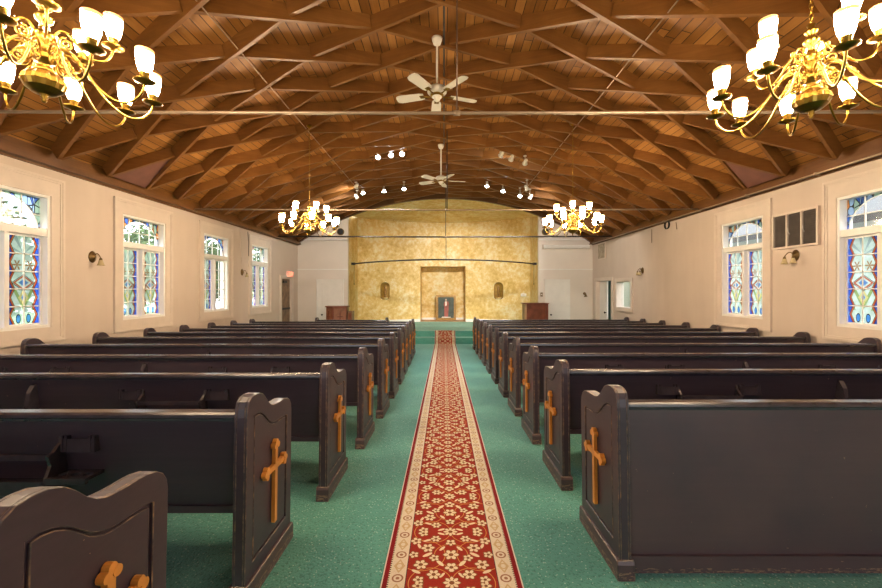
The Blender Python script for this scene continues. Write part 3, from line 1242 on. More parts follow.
def cup_mesh():
    mb = MB()
    # shelf with three round holes: plate with hole tubes
    W, D, H = .16, .10, .014
    K = 12
    for k in range(3):
        cx = -W / 2 + W * (k + .5) / 3
        x0_, x1_ = -W / 2 + W * k / 3, -W / 2 + W * (k + 1) / 3
        cy, r = -D / 2 - .006, .019
        sq = []
        for i in range(K):
            a = 2 * PI * i / K
            ca, sa = math.cos(a), math.sin(a)
            q = min((W / 6) / max(abs(ca), 1e-6), (D / 2 - .006) / max(abs(sa), 1e-6))
            sq.append((cx + ca * q, -D / 2 + sa * q * 1.0))
        ci = [(cx + r * math.cos(2 * PI * i / K), cy + r * math.sin(2 * PI * i / K)) for i in range(K)]
        A = mb.add([(x, y, H) for x, y in sq]); B = mb.add([(x, y, H) for x, y in ci])
        C = mb.add([(x, y, 0) for x, y in ci]); D_ = mb.add([(x, y, 0) for x, y in sq])
        for i in range(K):
            j = (i + 1) % K
            mb.face((A + i, A + j, B + j, B + i)); mb.face((B + i, B + j, C + j, C + i)); mb.face((C + i, C + j, D_ + j, D_ + i)); mb.face((D_ + i, D_ + j, A + j, A + i))
    mb.box(-W / 2 - .006, W / 2 + .006, -D - .008, -D + .008, -.008, H + .002)
    return mb.mesh('cup_holder', 'rail')


def fin_mesh():
    mb = MB()
    o = [(0, 0), (-.10, .0), (-.105, .22), (-.095, .30), (-.07, .345), (-.04, .36), (0, .365)]
    mb.prism([(-.015, u, v) for u, v in o], [(.015, u, v) for u, v in o])
    return mb.mesh('brace', 'rail')


RACK, CARD, CUP, FIN = rack_mesh(), card_mesh(), cup_mesh(), fin_mesh()


def by(z):
    """y of the rear face of the sloping back at height z"""
    return .025 + (.81 - z) * .16


def pew(xa, xw, y, label, group, racks=True, solid=False, aisle_cross=True, name='church_pew', wallcross=False):
    """xa: aisle face x, xw: wall-side face x; y: rear edge"""
    s = 1 if xa > xw else -1                       # direction from wall to aisle
    t = thing(name, label, 'pew', (0, y, fz(y)), (-math.atan(SL), 0, 0), group)
    for k, (x, ss) in enumerate(((xa, s), (xw, -s))):
        e = inst('end_panel', EM[ss], t, (x, 0, 0))
        b = e.modifiers.new('edge', 'BEVEL'); b.width = .008; b.segments = 2; b.limit_method = 'ANGLE'; b.angle_limit = math.radians(50); b.material = 1
        pl_ = inst('plinth', BM_[ss], e)
        b = pl_.modifiers.new('edge', 'BEVEL'); b.width = .004; b.segments = 1; b.limit_method = 'ANGLE'; b.angle_limit = math.radians(50); b.material = 1
        if k == 0 and aisle_cross:
            c = inst('cross', CM[ss], e)
            c['label'] = 'honey coloured wooden cross with trefoil ends'
    lo, hi = sorted((xa - s * .057, xw + s * .057))
    mb = MB()
    if solid:
        mb.box(lo, hi, .03, .05, .01, .785)
        mb.box(lo, hi, .012, .03, .03, .10)
        mb.box(lo, hi, .018, .03, .75, .785)
    else:
        o = [(by(.785), .785), (by(.785) + .024, .785), (by(.37) + .024, .37), (by(.37), .37)]
        mb.prism([(lo, u, v) for u, v in o], [(hi, u, v) for u, v in o])
        mb.box(lo, hi, by(.37) - .012, by(.37) + .034, .355, .385)
    mb.obj('backrest', 'pewworn' if solid else 'pew', t)
    mb = MB()
    o = [(.008, .796), (.0, .802), (.001, .814), (.010, .822), (.054, .824), (.064, .816), (.066, .786), (.012, .784)]
    mb.prism([(lo, u, v) for u, v in o], [(hi, u, v) for u, v in o])
    mb.obj('top_rail', 'rail', t)
    mb = MB()
    o = [(.10, .385), (.10, .41), (.46, .445), (.478, .436), (.478, .395), (.44, .40)]
    mb.prism([(lo, u, v) for u, v in o], [(hi, u, v) for u, v in o])
    mb.obj('seat', 'pew', t)
    if racks:
        for c in (1.04, 3.02):
            x = xa - s * c
            if not (lo + .45 < x < hi - .45): continue
            inst('book_rack', RACK, t, (x, by(.50) + .0, .50))
            for o_ in (-.29, .29):
                inst('card_holder', CARD, t, (x + o_, by(.655), .655))
            inst('cup_holder', CUP, t, (x + .30 * (1 if xa < 0 else -1), by(.545), .545))
        x = xa - s * 1.97
        if lo + .2 < x < hi - .2: inst('brace', FIN, t, (x, by(.40), .40))
    return t


LXA = [.88, .845, .764, .715, .69, .68, .685, .70, .71, .725, .74]
LY = [.738, 1.66, 2.56, 3.47, 4.38, 5.28, 6.18, 7.02, 7.86, 8.70, 9.55]
RY = [1.833 + .877 * k for k in range(11)]
ORD = ['rearmost', 'second from the rear', 'third from the rear', 'fourth from the rear', 'fifth from the rear', 'sixth from the rear', 'seventh from the rear',
       'eighth from the rear', 'ninth from the rear', 'tenth from the rear', 'eleventh from the rear']
for k, (x, y) in enumerate(zip(LXA, LY)):
    pew(-x, -4.76, y, 'dark varnished pew with a cross on its end, exit sign side, %s' % ORD[k], 'pews on the exit sign side of the aisle')
for k, y in enumerate(RY):
    pew(.82, 5.02, y, ('dark worn pew with plain solid back, vent side, rearmost of its rows' if k == 0 else 'dark varnished pew with a cross on its end, vent side, %s' % ORD[k]),
        'pews on the vent side of the aisle', racks=k > 0, solid=k == 0)
pew(-1.51, -3.45, 10.45, 'short dark pew before the front row near the cross-fronted lectern', None, racks=False, aisle_cross=False, name='short_pew')

# ------------------------------------------------------------------ chandeliers
def arm_mesh(pts, bead):
    # smooth the control polyline (Catmull-Rom)
    P_ = [Vector((r, 0, z)) for r, z in pts]
    out = []
    for i in range(len(P_) - 1):
        p0, p1, p2, p3 = P_[max(i - 1, 0)], P_[i], P_[i + 1], P_[min(i + 2, len(P_) - 1)]
        for k in range(5):
            t = k / 5
            out.append(.5 * ((2 * p1) + (p2 - p0) * t + (2 * p0 - 5 * p1 + 4 * p2 - p3) * t * t + (3 * p1 - p0 - 3 * p2 + p3) * t ** 3))
    out.append(P_[-1])
    mb = MB()
    mb.tube(out, .0072, 8)
    q = out[bead]
    tg = (out[bead + 1] - out[bead - 1]).normalized()
    M_ = Matrix.Translation(q) @ tg.to_track_quat('Z', 'Y').to_matrix().to_4x4()
    mb.lathe([(0, -.03), (.011, -.028), (.008, -.018), (.015, -.006), (.015, .006), (.008, .018), (.011, .028), (0, .03)], 10, M_)
    # scroll springing from the root
    sc = []
    c = P_[0] + Vector((.055, 0, -.03))
    for k in range(22):
        a = k / 21 * 3.6 * PI
        r = .040 * (1 - k / 25)
        sc.append(c + Vector((r * math.cos(a + PI / 2), 0, r * math.sin(a + PI / 2))))
    mb.tube(sc, .0055, 6)
    return mb.mesh('arm', 'brass'), P_[-1]


def pan_mesh(r):
    mb = MB()
    mb.lathe([(0, -.012), (.012, -.012), (.014, -.004), (r * .6, .000), (r, .010), (r, .014), (r * .55, .006), (.018, .006), (.014, .016), (.022, .024), (.024, .050), (.028, .056), (.028, .062), (0, .062)], 16)
    return mb.mesh('drip_pan', 'brass')


def shade_mesh():
    mb = MB()
    mb.lathe([(.0, .060), (.026, .061), (.033, .08), (.040, .105), (.0445, .135), (.0465, .165), (.047, .180)], 18)
    mb.cur = 1
    mb.lathe([(.047, .180), (.049, .200), (.046, .200), (.044, .178), (.036, .12), (.0, .075)], 18)
    return mb.mesh('glass_shade', ['shade', 'rim'])


LOWARM, LT = arm_mesh([(.045, .27), (.085, .315), (.14, .30), (.20, .22), (.28, .11), (.37, .045), (.45, .05), (.505, .11), (.52, .17)], 14)
UPARM, UT = arm_mesh([(.04, .40), (.07, .44), (.11, .43), (.16, .36), (.21, .315), (.27, .32), (.305, .365), (.315, .41)], 12)
PAN, SHADE = pan_mesh(.058), shade_mesh()


CSC = .88


def chandelier(x, y, z, top, label, rot):
    t = thing('brass_chandelier', label, 'chandelier', (x, y, z), (0, 0, rot), 'brass chandeliers with tulip shades')
    t.scale = (CSC,) * 3
    mb = MB()
    mb.lathe([(0, 0), (.006, .0), (.014, .012), (.008, .022), (.02, .03), (.012, .04), (.03, .045), (.0, .05)], 14)
    K = 28
    prof = [(.02, .042), (.055, .055), (.085, .08), (.098, .112), (.092, .14), (.07, .165), (.04, .18)]
    for (ra, za), (rb, zb2) in zip(prof, prof[1:]):
        for i in range(K):
            q = []
            for r, z_, k in ((ra, za, i), (ra, za, i + 1), (rb, zb2, i + 1), (rb, zb2, i)):
                g = 1 + .05 * math.cos(14 * 2 * PI * k / K) * (1 if z_ > .08 else .0)
                q.append((r * g * math.cos(2 * PI * k / K), r * g * math.sin(2 * PI * k / K), z_))
            mb.smooth = True
            mb.poly(q)
    mb.obj('ball', 'brass', t)
    mb = MB()
    mb.lathe([(.04, .175), (.055, .185), (.03, .20), (.026, .225), (.05, .24), (.062, .262), (.05, .285), (.028, .30), (.024, .33), (.05, .355), (.056, .385), (.05, .405), (.026, .42), (.02, .46), (.038, .475),
              (.044, .50), (.03, .52), (.016, .53), (.034, .55), (.036, .565), (.016, .585), (.024, .60), (.0, .62)], 16)
    mb.obj('stem', 'brass', t)
    for n, me, tip, off in ((10, LOWARM, LT, 0), (5, UPARM, UT, .31)):
        for k in range(n):
            a = inst('arm', me, t, rot=(0, 0, off + 2 * PI * k / n))
            inst('drip_pan', PAN, a, (tip.x, 0, tip.z))
            inst('glass_shade', SHADE, a, (tip.x, 0, tip.z))
    mb = MB()
    zz, k = .61, 0
    H = (top - z) / CSC
    while zz < H - .05:
        pts = []
        for i in range(9):
            a = 2 * PI * i / 8
            p, q = .010 * math.cos(a), .022 * math.sin(a)
            pts.append((p, 0, zz + .02 + q) if k % 2 == 0 else (0, p, zz + .02 + q))
        mb.tube(pts, .003, 5, cap=False)
        zz += .034; k += 1
    mb.obj('chain', 'brass', t)
    mb = MB(); mb.lathe([(0, H - .055), (.012, H - .05), (.055, H - .02), (.06, H), (0, H)], 16)
    mb.obj('canopy', 'brass', t)


def rz(x): return roofz(x) + .0


chandelier(-2.06, 2.02, CAMZ + .965, rz(-2.06), 'brass chandelier over the rear pews on the exit sign side, cut by the picture edge', .2)
chandelier(2.08, 2.22, CAMZ + .97, rz(2.08), 'brass chandelier over the rear pews on the vent side, cut by the picture edge', .45)
chandelier(-2.30, 6.70, CAMZ + .93, rz(-2.3), 'brass chandelier over the middle pews on the exit sign side', .1)
chandelier(2.20, 6.70, CAMZ + .93, rz(2.2), 'brass chandelier over the middle pews on the vent side', .32)


# ------------------------------------------------------------------ ceiling fans
def blade_mesh(R):
    mb = MB()
    o = [(.17, -.045), (.22, -.058), (R - .05, -.066), (R - .01, -.05), (R, -.02), (R, .02), (R - .01, .05), (R - .05, .066), (.22, .058), (.17, .045)]
    tl = math.tan(math.radians(11))
    mb.prism([(u, v, v * tl) for u, v in o], [(u, v, v * tl + .008) for u, v in o])
    return mb.mesh('blade', 'fan')


BLADE, = (blade_mesh(.53),)


def iron_mesh():
    mb = MB()
    mb.tube([(.07, 0, -.005), (.11, 0, -.015), (.15, 0, -.006), (.20, 0, -.002)], .009, 6)
    mb.box(.16, .22, -.03, .03, -.006, .001)
    return mb.mesh('blade_iron', 'brass')


IRON = iron_mesh()


def fan(x, y, z, top, label, rot):
    t = thing('ceiling_fan', label, 'ceiling fan', (x, y, z), (0, 0, rot), 'white ceiling fans along the ridge')
    mb = MB(); mb.lathe([(0, -.075), (.03, -.072), (.042, -.05), (.042, -.035), (.06, -.03), (.06, -.02), (0, -.02)], 18)
    mb.obj('switch_housing', 'fan', t)
    mb = MB(); mb.lathe([(.0, -.02), (.075, -.02), (.085, -.005), (.06, .012), (.0, .012)], 20)
    mb.obj('hub', 'brass', t)
    mb = MB(); mb.lathe([(.0, .012), (.105, .015), (.12, .03), (.12, .065), (.10, .09), (.05, .105), (.02, .11), (.02, .14), (0, .14)], 22)
    mb.obj('motor_housing', 'fan', t)
    H = top - z
    mb = MB(); mb.lathe([(.013, .12), (.013, H - .06)], 10)
    mb.obj('downrod', 'fan', t)
    mb = MB(); mb.lathe([(0, H - .09), (.025, H - .09), (.045, H - .075), (.062, H - .03), (.066, H), (0, H)], 18)
    mb.obj('canopy', 'fan', t)
    for k in range(5):
        b = inst('blade', BLADE, t, (0, 0, .0), (0, 0, 2 * PI * k / 5))
        inst('blade_iron', IRON, b)


fan(P(437, 88, 4.84).x, 4.84, P(437, 95, 4.84).z, roofz(0) + .0, 'white five blade ceiling fan over the aisle behind the first tie rod', .36)
fan(P(441, 179, 8.4).x, 8.4, P(441, 181, 8.4).z, roofz(0), 'white five blade ceiling fan over the aisle nearer the altar', .15)

# ------------------------------------------------------------------ tie rods and hangers
for k, (y, zz, r, lab) in enumerate(((3.48, 1.57, .0145, 'steel tie rod spanning the hall above the rear pews'), (7.7, 1.57, .015, 'steel tie rod spanning the hall behind the middle chandeliers'),
                                     (11.6, 1.57, .022, 'dark steel tie rod spanning the hall above the sanctuary steps'))):
    t = thing('tie_rod', lab, 'tie rod', (0, y, CAMZ + zz), group='steel tie rods across the hall')
    mb = MB(); mb.tube([(XL + .09, 0, .02), (XL / 2, 0, .006), (0, 0, 0), (XR / 2, 0, .006), (XR - .09, 0, .02)], r, 10)
    mb.obj('rod', 'steel' if k < 2 else 'darksteel', t)
    mb = MB(); x = (.115, .06, .05)[k]
    mb.tube([(x, 0, 0), (x, 0, roofz(x) - CAMZ - zz + .02)], .009 if k else .007, 8)
    mb.obj('hanger', 'darksteel' if k else 'rodbrown', t)
    mb = MB(); mb.lathe([(r + .004, -.03), (r + .008, -.03), (r + .008, .03), (r + .004, .03)], 12, Matrix.Translation((x, 0, 0)) @ Matrix.Rotation(PI / 2, 4, 'Y'))
    mb.obj('coupling', 'steel', t)

# curved curtain track hung before the apse
t = thing('curtain_track', 'curved black curtain track hanging before the gold apse', 'curtain track', (0, 11.6, CAMZ + .90))
pts = []
for i in range(25):
    u = -1 + 2 * i / 24
    pts.append((3.05 * u, 1.6 * u * u, -.02 * u * u))
mb = MB(); mb.tube(pts, .022, 8); mb.obj('rail', 'darksteel', t)
mb = MB(); mb.tube([(.06, 0, .02), (.06, 0, .635)], .008, 8); mb.obj('hanger', 'darksteel', t)
for s in (-1, 1):
    mb = MB(); mb.tube([(s * 3.02, 1.57, -.03), (s * 3.02, 1.57, -.68)], .006, 6)
    mb.lathe([(0, -.72), (.014, -.715), (.012, -.68), (0, -.675)], 8, Matrix.Translation((s * 3.02, 1.57, 0)))
    mb.obj('pull_cord', 'black', t)
    mb = MB(); mb.box(s * 3.05 - .06, s * 3.05 + .06, 1.54, 1.66, -.055, .02); mb.obj('end_bracket', 'darksteel', t)

# ceiling conduits
for k, (s, lab) in enumerate(((-1, 'thin metal conduit under the roof beams linking the exit side chandeliers'), (1, 'thin metal conduit under the roof beams linking the vent side chandeliers'))):
    x = -2.37 if s < 0 else 2.275
    z = roofz(x) - .012
    mb = MB(); mb.tube([(x, .6, z), (x, 11.4, z)], .0075, 8)
    tag(mb.obj('electrical_conduit', 'conduit'), lab, 'conduit', 'conduits under the roof beams')
mb = MB(); mb.tube([(.0, .6, roofz(0) - .012), (.0, 8.4, roofz(0) - .012)], .012, 8)
tag(mb.obj('electrical_conduit', 'darksteel'), 'dark conduit along the ridge feeding the ceiling fans', 'conduit', 'conduits under the roof beams')
mb = MB(); mb.tube([(XR - .145, YR + .3, WT - .03), (XR - .145, 6.0, WT - .03), (XR - .145, 13., WT - .03)], .012, 8)
for y in (4., 5.2, 6.4, 7.6, 8.8, 10.): mb.box(XR - .165, XR - .10, y - .012, y + .012, WT - .048, WT - .012)
tag(mb.obj('wall_conduit', 'conduit'), 'metal conduit clipped along the wall plate above the vent', 'conduit')

# ------------------------------------------------------------------ spotlights
def spot_body():
    mb = MB()
    mb.lathe([(0, .14), (.03, .135), (.04, .10), (.045, .04), (.062, 0.), (.058, 0.), (.05, .01)], 16)
    return mb.mesh('lamp_head', 'fan')


def lens(mt):
    mb = MB(); mb.lathe([(0, .012), (.056, .012)], 16)
    return mb.mesh('lens', mt)


HEAD, LENS, LENSOFF = spot_body(), lens('spot'), lens('white')


def lamp(px, py, d, label, tgt, lit, energy, group, col=(1., .93, .82), size=95):
    p = P(px, py, d)
    p.z = min(p.z, roofz(p.x) - .07)
    t = thing('spotlight', label, 'spotlight', p, group=group)
    mb = MB(); mb.tube([(0, 0, .02), (0, 0, roofz(p.x) - p.z + .01)], .008, 8)
    mb.lathe([(0, 0), (.035, 0), (.035, .02), (0, .02)], 12, Matrix.Translation((0, 0, roofz(p.x) - p.z - .012)))
    mb.obj('bracket', 'fan', t)
    dirv = (Vector(tgt) - p).normalized()
    q = (-dirv).to_track_quat('Z', 'Y').to_euler()
    h = inst('lamp_head', HEAD, t, -dirv * -.02, q)
    inst('lens', LENS if lit else LENSOFF, h)
    if energy:
        ld = bpy.data.lights.new('spot_beam', 'SPOT')
        ld.energy = energy; ld.color = col; ld.spot_size = math.radians(size); ld.spot_blend = .6; ld.shadow_soft_size = .05 if size < 100 else .16
        lo = bpy.data.objects.new('spot_beam', ld); COL.objects.link(lo); lo.parent = t
        lo.location = dirv * .06
        lo.rotation_euler = (-dirv).to_track_quat('Z', 'Y').to_euler()


GE = 640
for k, (px, py) in enumerate(((378, 157), (391, 154), (402, 152))):
    lamp(px, py, 8.6, 'lit white spotlight, %s of three in a bright row between the fans' % ('outermost', 'middle', 'innermost')[k], (P(px, py, 8.6).x * .3, 5.2, -.2), True, 110, 'bright spotlights over the exit sign side', (.9, .95, 1.))
for k, (px, py) in enumerate(((501, 155), (511, 159), (525, 163))):
    lamp(px, py, 8.6, 'white spotlight turned to the altar, %s of the three beyond the first fan' % ('innermost', 'middle', 'outermost')[k], ((-.6 - .0, .3, .9)[k] * 1.5, 16., 1.4), True, GE, 'spotlights turned to the altar', size=46)
for k, (px, py) in enumerate(((363, 193), (384, 191), (404, 189))):
    lamp(px, py, 11.0, 'small lit spotlight by the apse arch, exit sign side, %s of three' % ('outermost', 'middle', 'innermost')[k], (P(px, py, 11.).x * .6, 8.6, -.3), True, 90, 'lit spotlights by the apse arch', (.95, .97, 1.), 80)
for k, (px, py) in enumerate(((487, 186), (503, 191), (520, 196))):
    lamp(px, py, 11.0, 'small lit spotlight by the apse arch, vent side, %s of three' % ('innermost', 'middle', 'outermost')[k], (P(px, py, 11.).x * .6, 8.6, -.3), True, 90, 'lit spotlights by the apse arch', (.95, .97, 1.), 80)
for k, (px, py, d) in enumerate(((356, 187, 10.2), (357, 198, 10.9))):
    lamp(px, py, d, 'small white spotlight at the conduit end, exit sign side, %s' % ('upper', 'lower')[k], ((-4.7, 13., 1.0), (-.3, 13.6, 0.))[k], True, (150, 260)[k], 'spotlights at the conduit ends', size=(112, 60)[k])
for k, (px, py, d) in enumerate(((527, 189, 10.2), (530, 198, 10.9))):
    lamp(px, py, d, 'small white spotlight at the conduit end, vent side, %s' % ('upper', 'lower')[k], ((4.8, 13., 1.0), (.3, 13.6, 0.))[k], True, (150, 260)[k], 'spotlights at the conduit ends', size=(112, 60)[k])

# ------------------------------------------------------------------ wall sconces
def sconce(side, y, zc, arms, label):
    xw = XL if side < 0 else XR
    t = thing('wall_sconce', label, 'wall lamp', (xw, y, CAMZ + zc), (0, 0, 0 if side < 0 else PI), 'brass wall sconces')
    t.scale = (.8,) * 3
    mb = MB()
    Rm = Matrix.Rotation(PI / 2, 4, 'Y') @ Matrix.Scale(1.35, 4, (1, 0, 0))
    mb.lathe([(0, .0), (.075, .0), (.078, .010), (.062, .024), (.036, .034), (.02, .05), (0, .055)], 20, Rm)
    mb.obj('backplate', 'oldbrass', t)
    for dy in arms:
        mb = MB()
        pts = []
        for i in range(11):
            a = i / 10
            pts.append((.03 + .10 * a, dy * a, .0 + .07 * math.sin(PI * a) * 1. - .02 * a))
        mb.tube(pts, .007, 8)
        e = Vector(pts[-1])
        mb.lathe([(0, .0), (.018, 0), (.022, -.02), (.026, -.035), (0, -.035)], 12, Matrix.Translation(e))
        a_ = mb.obj('arm', 'oldbrass', t)
        mb = MB()
        mb.lathe([(.024, -.03), (.03, -.05), (.036, -.08), (.048, -.115), (.06, -.13), (.056, -.13), (.044, -.113), (.032, -.08), (.022, -.04)], 16, Matrix.Translation(e))
        mb.obj('bell_shade', 'bell', a_)


sconce(-1, 5.57, .47, (.03,), 'brass sconce with one bell shade on the exit sign wall nearest the entrance')
sconce(-1, 9.70, .44, (.04,), 'brass sconce on the exit sign wall between the two far windows')
sconce(1, 5.66, .50, (-.09, .09), 'two-shade brass sconce under the louvred vent')
sconce(1, 10.02, .50, (-.08, .08), 'two-shade brass sconce beside the framed opening')
t = thing('wall_sconce', 'single small sconce on the white end wall beside the panelled door', 'wall lamp', (4.80, YB, CAMZ - .12), group='brass wall sconces')
mb = MB(); mb.lathe([(0, 0), (.05, 0), (.05, .012), (.02, .02), (0, .05)], 16, Matrix.Rotation(PI / 2, 4, 'X')); mb.obj('backplate', 'oldbrass', t)
mb = MB(); mb.tube([(0, -.03, 0), (0, -.08, .03), (0, -.12, .0)], .007, 8); a_ = mb.obj('arm', 'oldbrass', t)
mb = MB(); mb.lathe([(.02, 0), (.03, -.04), (.06, -.11), (.055, -.11), (.02, -.02)], 14, Matrix.Translation((0, -.12, 0))); mb.obj('bell_shade', 'oldbrass', a_)

# ------------------------------------------------------------------ vent and wall fittings
V0, V1, VZ0, VZ1 = 5.285, 6.03, CAMZ + .615, CAMZ + 1.14
t = thing('louvred_vent', 'framed wall vent with three dark louvred panels between two windows', 'vent', (XR, (V0 + V1) / 2, VZ0))
mb = MB()
hw, H = (V1 - V0) / 2, VZ1 - VZ0
for a, b, c, d_ in ((-hw, -hw + .028, 0, H), (hw - .028, hw, 0, H), (-hw + .028, hw - .028, 0, .028), (-hw + .028, hw - .028, H - .028, H),
                    (-.128, -.108, .028, H - .028), (.108, .128, .028, H - .028)):
    mb.box(-.04, 0, a, b, c, d_)
mb.obj('frame', 'casing', t)
for a, b in ((-hw + .028, -.128), (-.108, .108), (.128, hw - .028)):
    mb = MB()
    mb.box(-.006, -.001, a, b, .028, H - .028)
    n = 15
    for i in range(n):
        z = .032 + (H - .064) * i / n
        mb.prism([(-.028, a, z), (-.008, a, z + .026), (-.006, a, z + .026), (-.026, a, z)], [(-.028, b, z), (-.008, b, z + .026), (-.006, b, z + .026), (-.026, b, z)])
    lp_ = mb.obj('louvre_panel', 'louver', t)
    if a < .1:
        mb = MB(); mb.tube([(-.03, b - .04, H * .38), (-.05, b - .03, H * .45), (-.04, b - .02, H * .55)], .005, 6); mb.obj('lever', 'white', lp_)
t = thing('wall_grille', 'tan mottled grille high on the vent wall near the end corner', 'grille', (XR, 12.6, CAMZ + 1.25))
mb = MB(); mb.box(-.02, 0, -.30, .30, -.27, .27); mb.obj('frame', 'casing', t, .005)
mb = MB(); mb.box(-.028, -.02, -.26, .26, -.23, .23)
mb.obj('mesh_panel', 'tan', t)
# projector screen case
t = thing('screen_case', 'long white screen case mounted high on the white end wall', 'screen case', ((3.34 + 4.98) / 2, YB, CAMZ + 1.47))
mb = MB()
L = .80
o = [(0, -.06), (-.10, -.06), (-.13, -.03), (-.13, .03), (-.10, .06), (0, .06)]
mb.prism([(-L, u, v) for u, v in o], [(L, u, v) for u, v in o]); mb.obj('housing', 'white', t)
for s in (-1, 1):
    mb = MB(); mb.box(s * L - .02, s * L + .02, -.14, 0, -.07, .07); mb.obj('end_cap', 'casing', t)
for k, (px, py) in enumerate(((341, 232), (545, 232))):
    p = P(px, py, YB)
    t = thing('round_speaker', 'round dark speaker on the white end wall, %s' % ('above the cross-fronted lectern' if k == 0 else 'over the white screen case'), 'speaker', (p.x, YB, p.z), group='round speakers flanking the apse')
    mb = MB(); mb.lathe([(0, 0), (.11, 0), (.12, .03), (.12, .07), (.10, .085), (.095, .07), (0, .07)], 20, Matrix.Rotation(PI / 2, 4, 'X')); mb.obj('body', 'oldbrass', t)
    mb = MB(); mb.lathe([(0, .08), (.05, .086), (.093, .075)], 20, Matrix.Rotation(PI / 2, 4, 'X')); mb.obj('cone', 'black', t)
# horizontal mouldings on the end wall
for nm, a, b, lab in (('trim_4', XL, XA0, 'exit sign side'), ('trim_5', XA1, XR, 'vent side')):
    mb = MB()
    mb.box(a, b, YB - .02, YB, CAMZ + .69, CAMZ + .72)
    mb.box(a, b, YB - .045, YB, CAMZ + 1.70, CAMZ + 1.75)
    struct(mb.obj(nm, 'white'), 'white moulding on the end wall, ' + lab, 'trim')
# switch plates
for px, py, lab in ((541.5, 294.5, 'small brass switch plate beside the white panelled door'),):
    p = P(px, py, YB)
    t = thing('switch_plate', lab, 'switch', (p.x, YB, p.z))
    mb = MB(); mb.box(-.04, .04, -.012, 0, -.07, .07); mb.obj('plate', 'oldbrass', t, .003)
    mb = MB(); mb.box(-.01, .01, -.024, -.012, -.02, .02); mb.obj('toggle', 'white', t)
xo = 3.1
t = thing('outlet_plate', 'white outlet plate on the gold apse wall above the plain lectern', 'outlet', (xo, ap(xo) - .006, P(533, 295, 15.1).z), (0, 0, -.55))
mb = MB(); mb.box(-.11, .11, -.03, .0, -.06, .06); mb.obj('plate', 'white', t, .003)
mb = MB(); mb.box(-.05, .05, -.036, -.03, -.02, .02); mb.obj('sockets', 'casing', t)
# hanging cables
def cable(pts, label, r=.008, m='darksteel', name='hanging_cable'):
    mb = MB(); mb.tube(pts, r, 6)
    return tag(mb.obj(name, m), label, 'cable')


cable([(XL + .02, 9.57, WT - .09), (XL + .02, 9.6, CAMZ + 1.0), (XL + .02, 9.68, CAMZ + .55)], 'thin cable running down the wall to the far brass sconce on the exit side', .009, 'casing')
cable([(XL + .02, 9.95, WT - .09), (XL + .025, 9.98, CAMZ + 1.2), (XL + .025, 9.98, CAMZ + .86)], 'thin dark cable hanging beside the window nearest the exit door', .007)
cable([(XR - .02, 9.55, WT - .09), (XR - .02, 9.55, CAMZ + 1.15)], 'short cable hanging from the wall plate above the opening sconce', .007, 'steel')
cable([(XR - .02, 8.55, WT - .09), (XR - .02, 8.52, CAMZ + 1.32)], 'short cable end beside the coiled cable ring', .007, 'steel')
t = thing('cable_coil', 'coil of black cable hung under the wall plate on the vent wall', 'cable', (XR - .03, 8.86, CAMZ + 1.47))
mb = MB()
for k in range(3):
    mb.tube([(-.012 * k, .085 * math.cos(2 * PI * i / 20 + k), .085 * math.sin(2 * PI * i / 20 + k) * (1 + .04 * k)) for i in range(21)], .009, 6, cap=False)
mb.obj('loop', 'black', t)
mb = MB(); mb.box(-.03, .03, -.012, .012, .075, .11); mb.obj('hook', 'steel', t)

# ------------------------------------------------------------------ lecterns and painting
ly = 12.72
fl = fz(ly)
t = thing('wooden_lectern', 'brown wooden lectern with crosses on two angled panels before the white door', 'lectern', (-3.5, ly, fl))
ztop = P(0, 306, ly).z - fl
mb = MB()
plan = [(-.33, .30), (-.33, .02), (-.09, -.16), (-.05, -.16), (.34, .0), (.34, .30)]
mb.prism([(u, v, 0) for u, v in plan], [(u, v, ztop - .04) for u, v in plan]); mb.obj('body', 'lectern', t, .006)
mb = MB()
pl2 = [(-.36, .33), (-.36, .0), (-.10, -.20), (-.04, -.20), (.37, -.02), (.37, .33)]
mb.prism([(u, v, ztop - .04) for u, v in pl2], [(u, v, ztop) for u, v in pl2]); mb.obj('top', 'lectern', t, .006)


def face_panel(a, b, parent):
    a, b = Vector((*a, 0)), Vector((*b, 0))
    dx = (b - a).normalized(); nn = Vector((dx.y, -dx.x, 0)); L = (b - a).length
    T = Matrix(((dx.x, nn.x, 0, a.x), (dx.y, nn.y, 0, a.y), (0, 0, 1, 0), (0, 0, 0, 1)))
    mb = MB(); mb.box(.03, L - .03, .0, .012, .12, ztop - .08, T); p = mb.obj('front_panel', 'lecternlight', parent)
    mb = MB()
    c = L / 2
    mb.box(c - .018, c + .018, .012, .026, .25, ztop - .16, T)
    mb.box(c - .085, c + .085, .012, .027, ztop - .36, ztop - .325, T)
    mb.obj('cross', 'lectern', p)


face_panel((-.33, .02), (-.09, -.16), t)
face_panel((-.05, -.16), (.34, .0), t)
t = thing('side_cabinet', 'narrow dark cabinet standing between the lectern with crosses and the gold wall', 'cabinet', (-3.055, ly + .12, fl))
zc_ = P(0, 311, ly + .1).z - fl
mb = MB(); mb.box(-.075, .075, -.12, .2, 0, zc_); mb.obj('body', 'darkdoor', t, .005)
mb = MB(); mb.box(-.05, .05, -.132, -.12, .1, zc_ - .06); mb.obj('door', 'lectern', t)

t = thing('plain_lectern', 'plain mahogany lectern with light edges before the gold apse', 'lectern', (P(536, 0, ly).x, ly, fl))
ztop = P(0, 303, ly).z - fl
mb = MB(); mb.box(-.37, -.30, 0, .42, 0, ztop - .03); mb.obj('side_panel', 'wood', t, .004)
mb = MB(); mb.box(.33, .40, 0, .42, 0, ztop - .03); mb.obj('side_panel', 'lectern', t, .004)
mb = MB(); mb.box(-.30, .33, .05, .09, 0, ztop - .03); mb.obj('front_panel', 'lectern', t)
mb = MB(); mb.box(-.41, .42, -.03, .46, ztop - .03, ztop); mb.obj('top', 'lectern', t, .005)
mb = MB(); mb.box(-.37, .40, -.01, .42, 0, .08); mb.obj('base', 'lectern', t, .004)

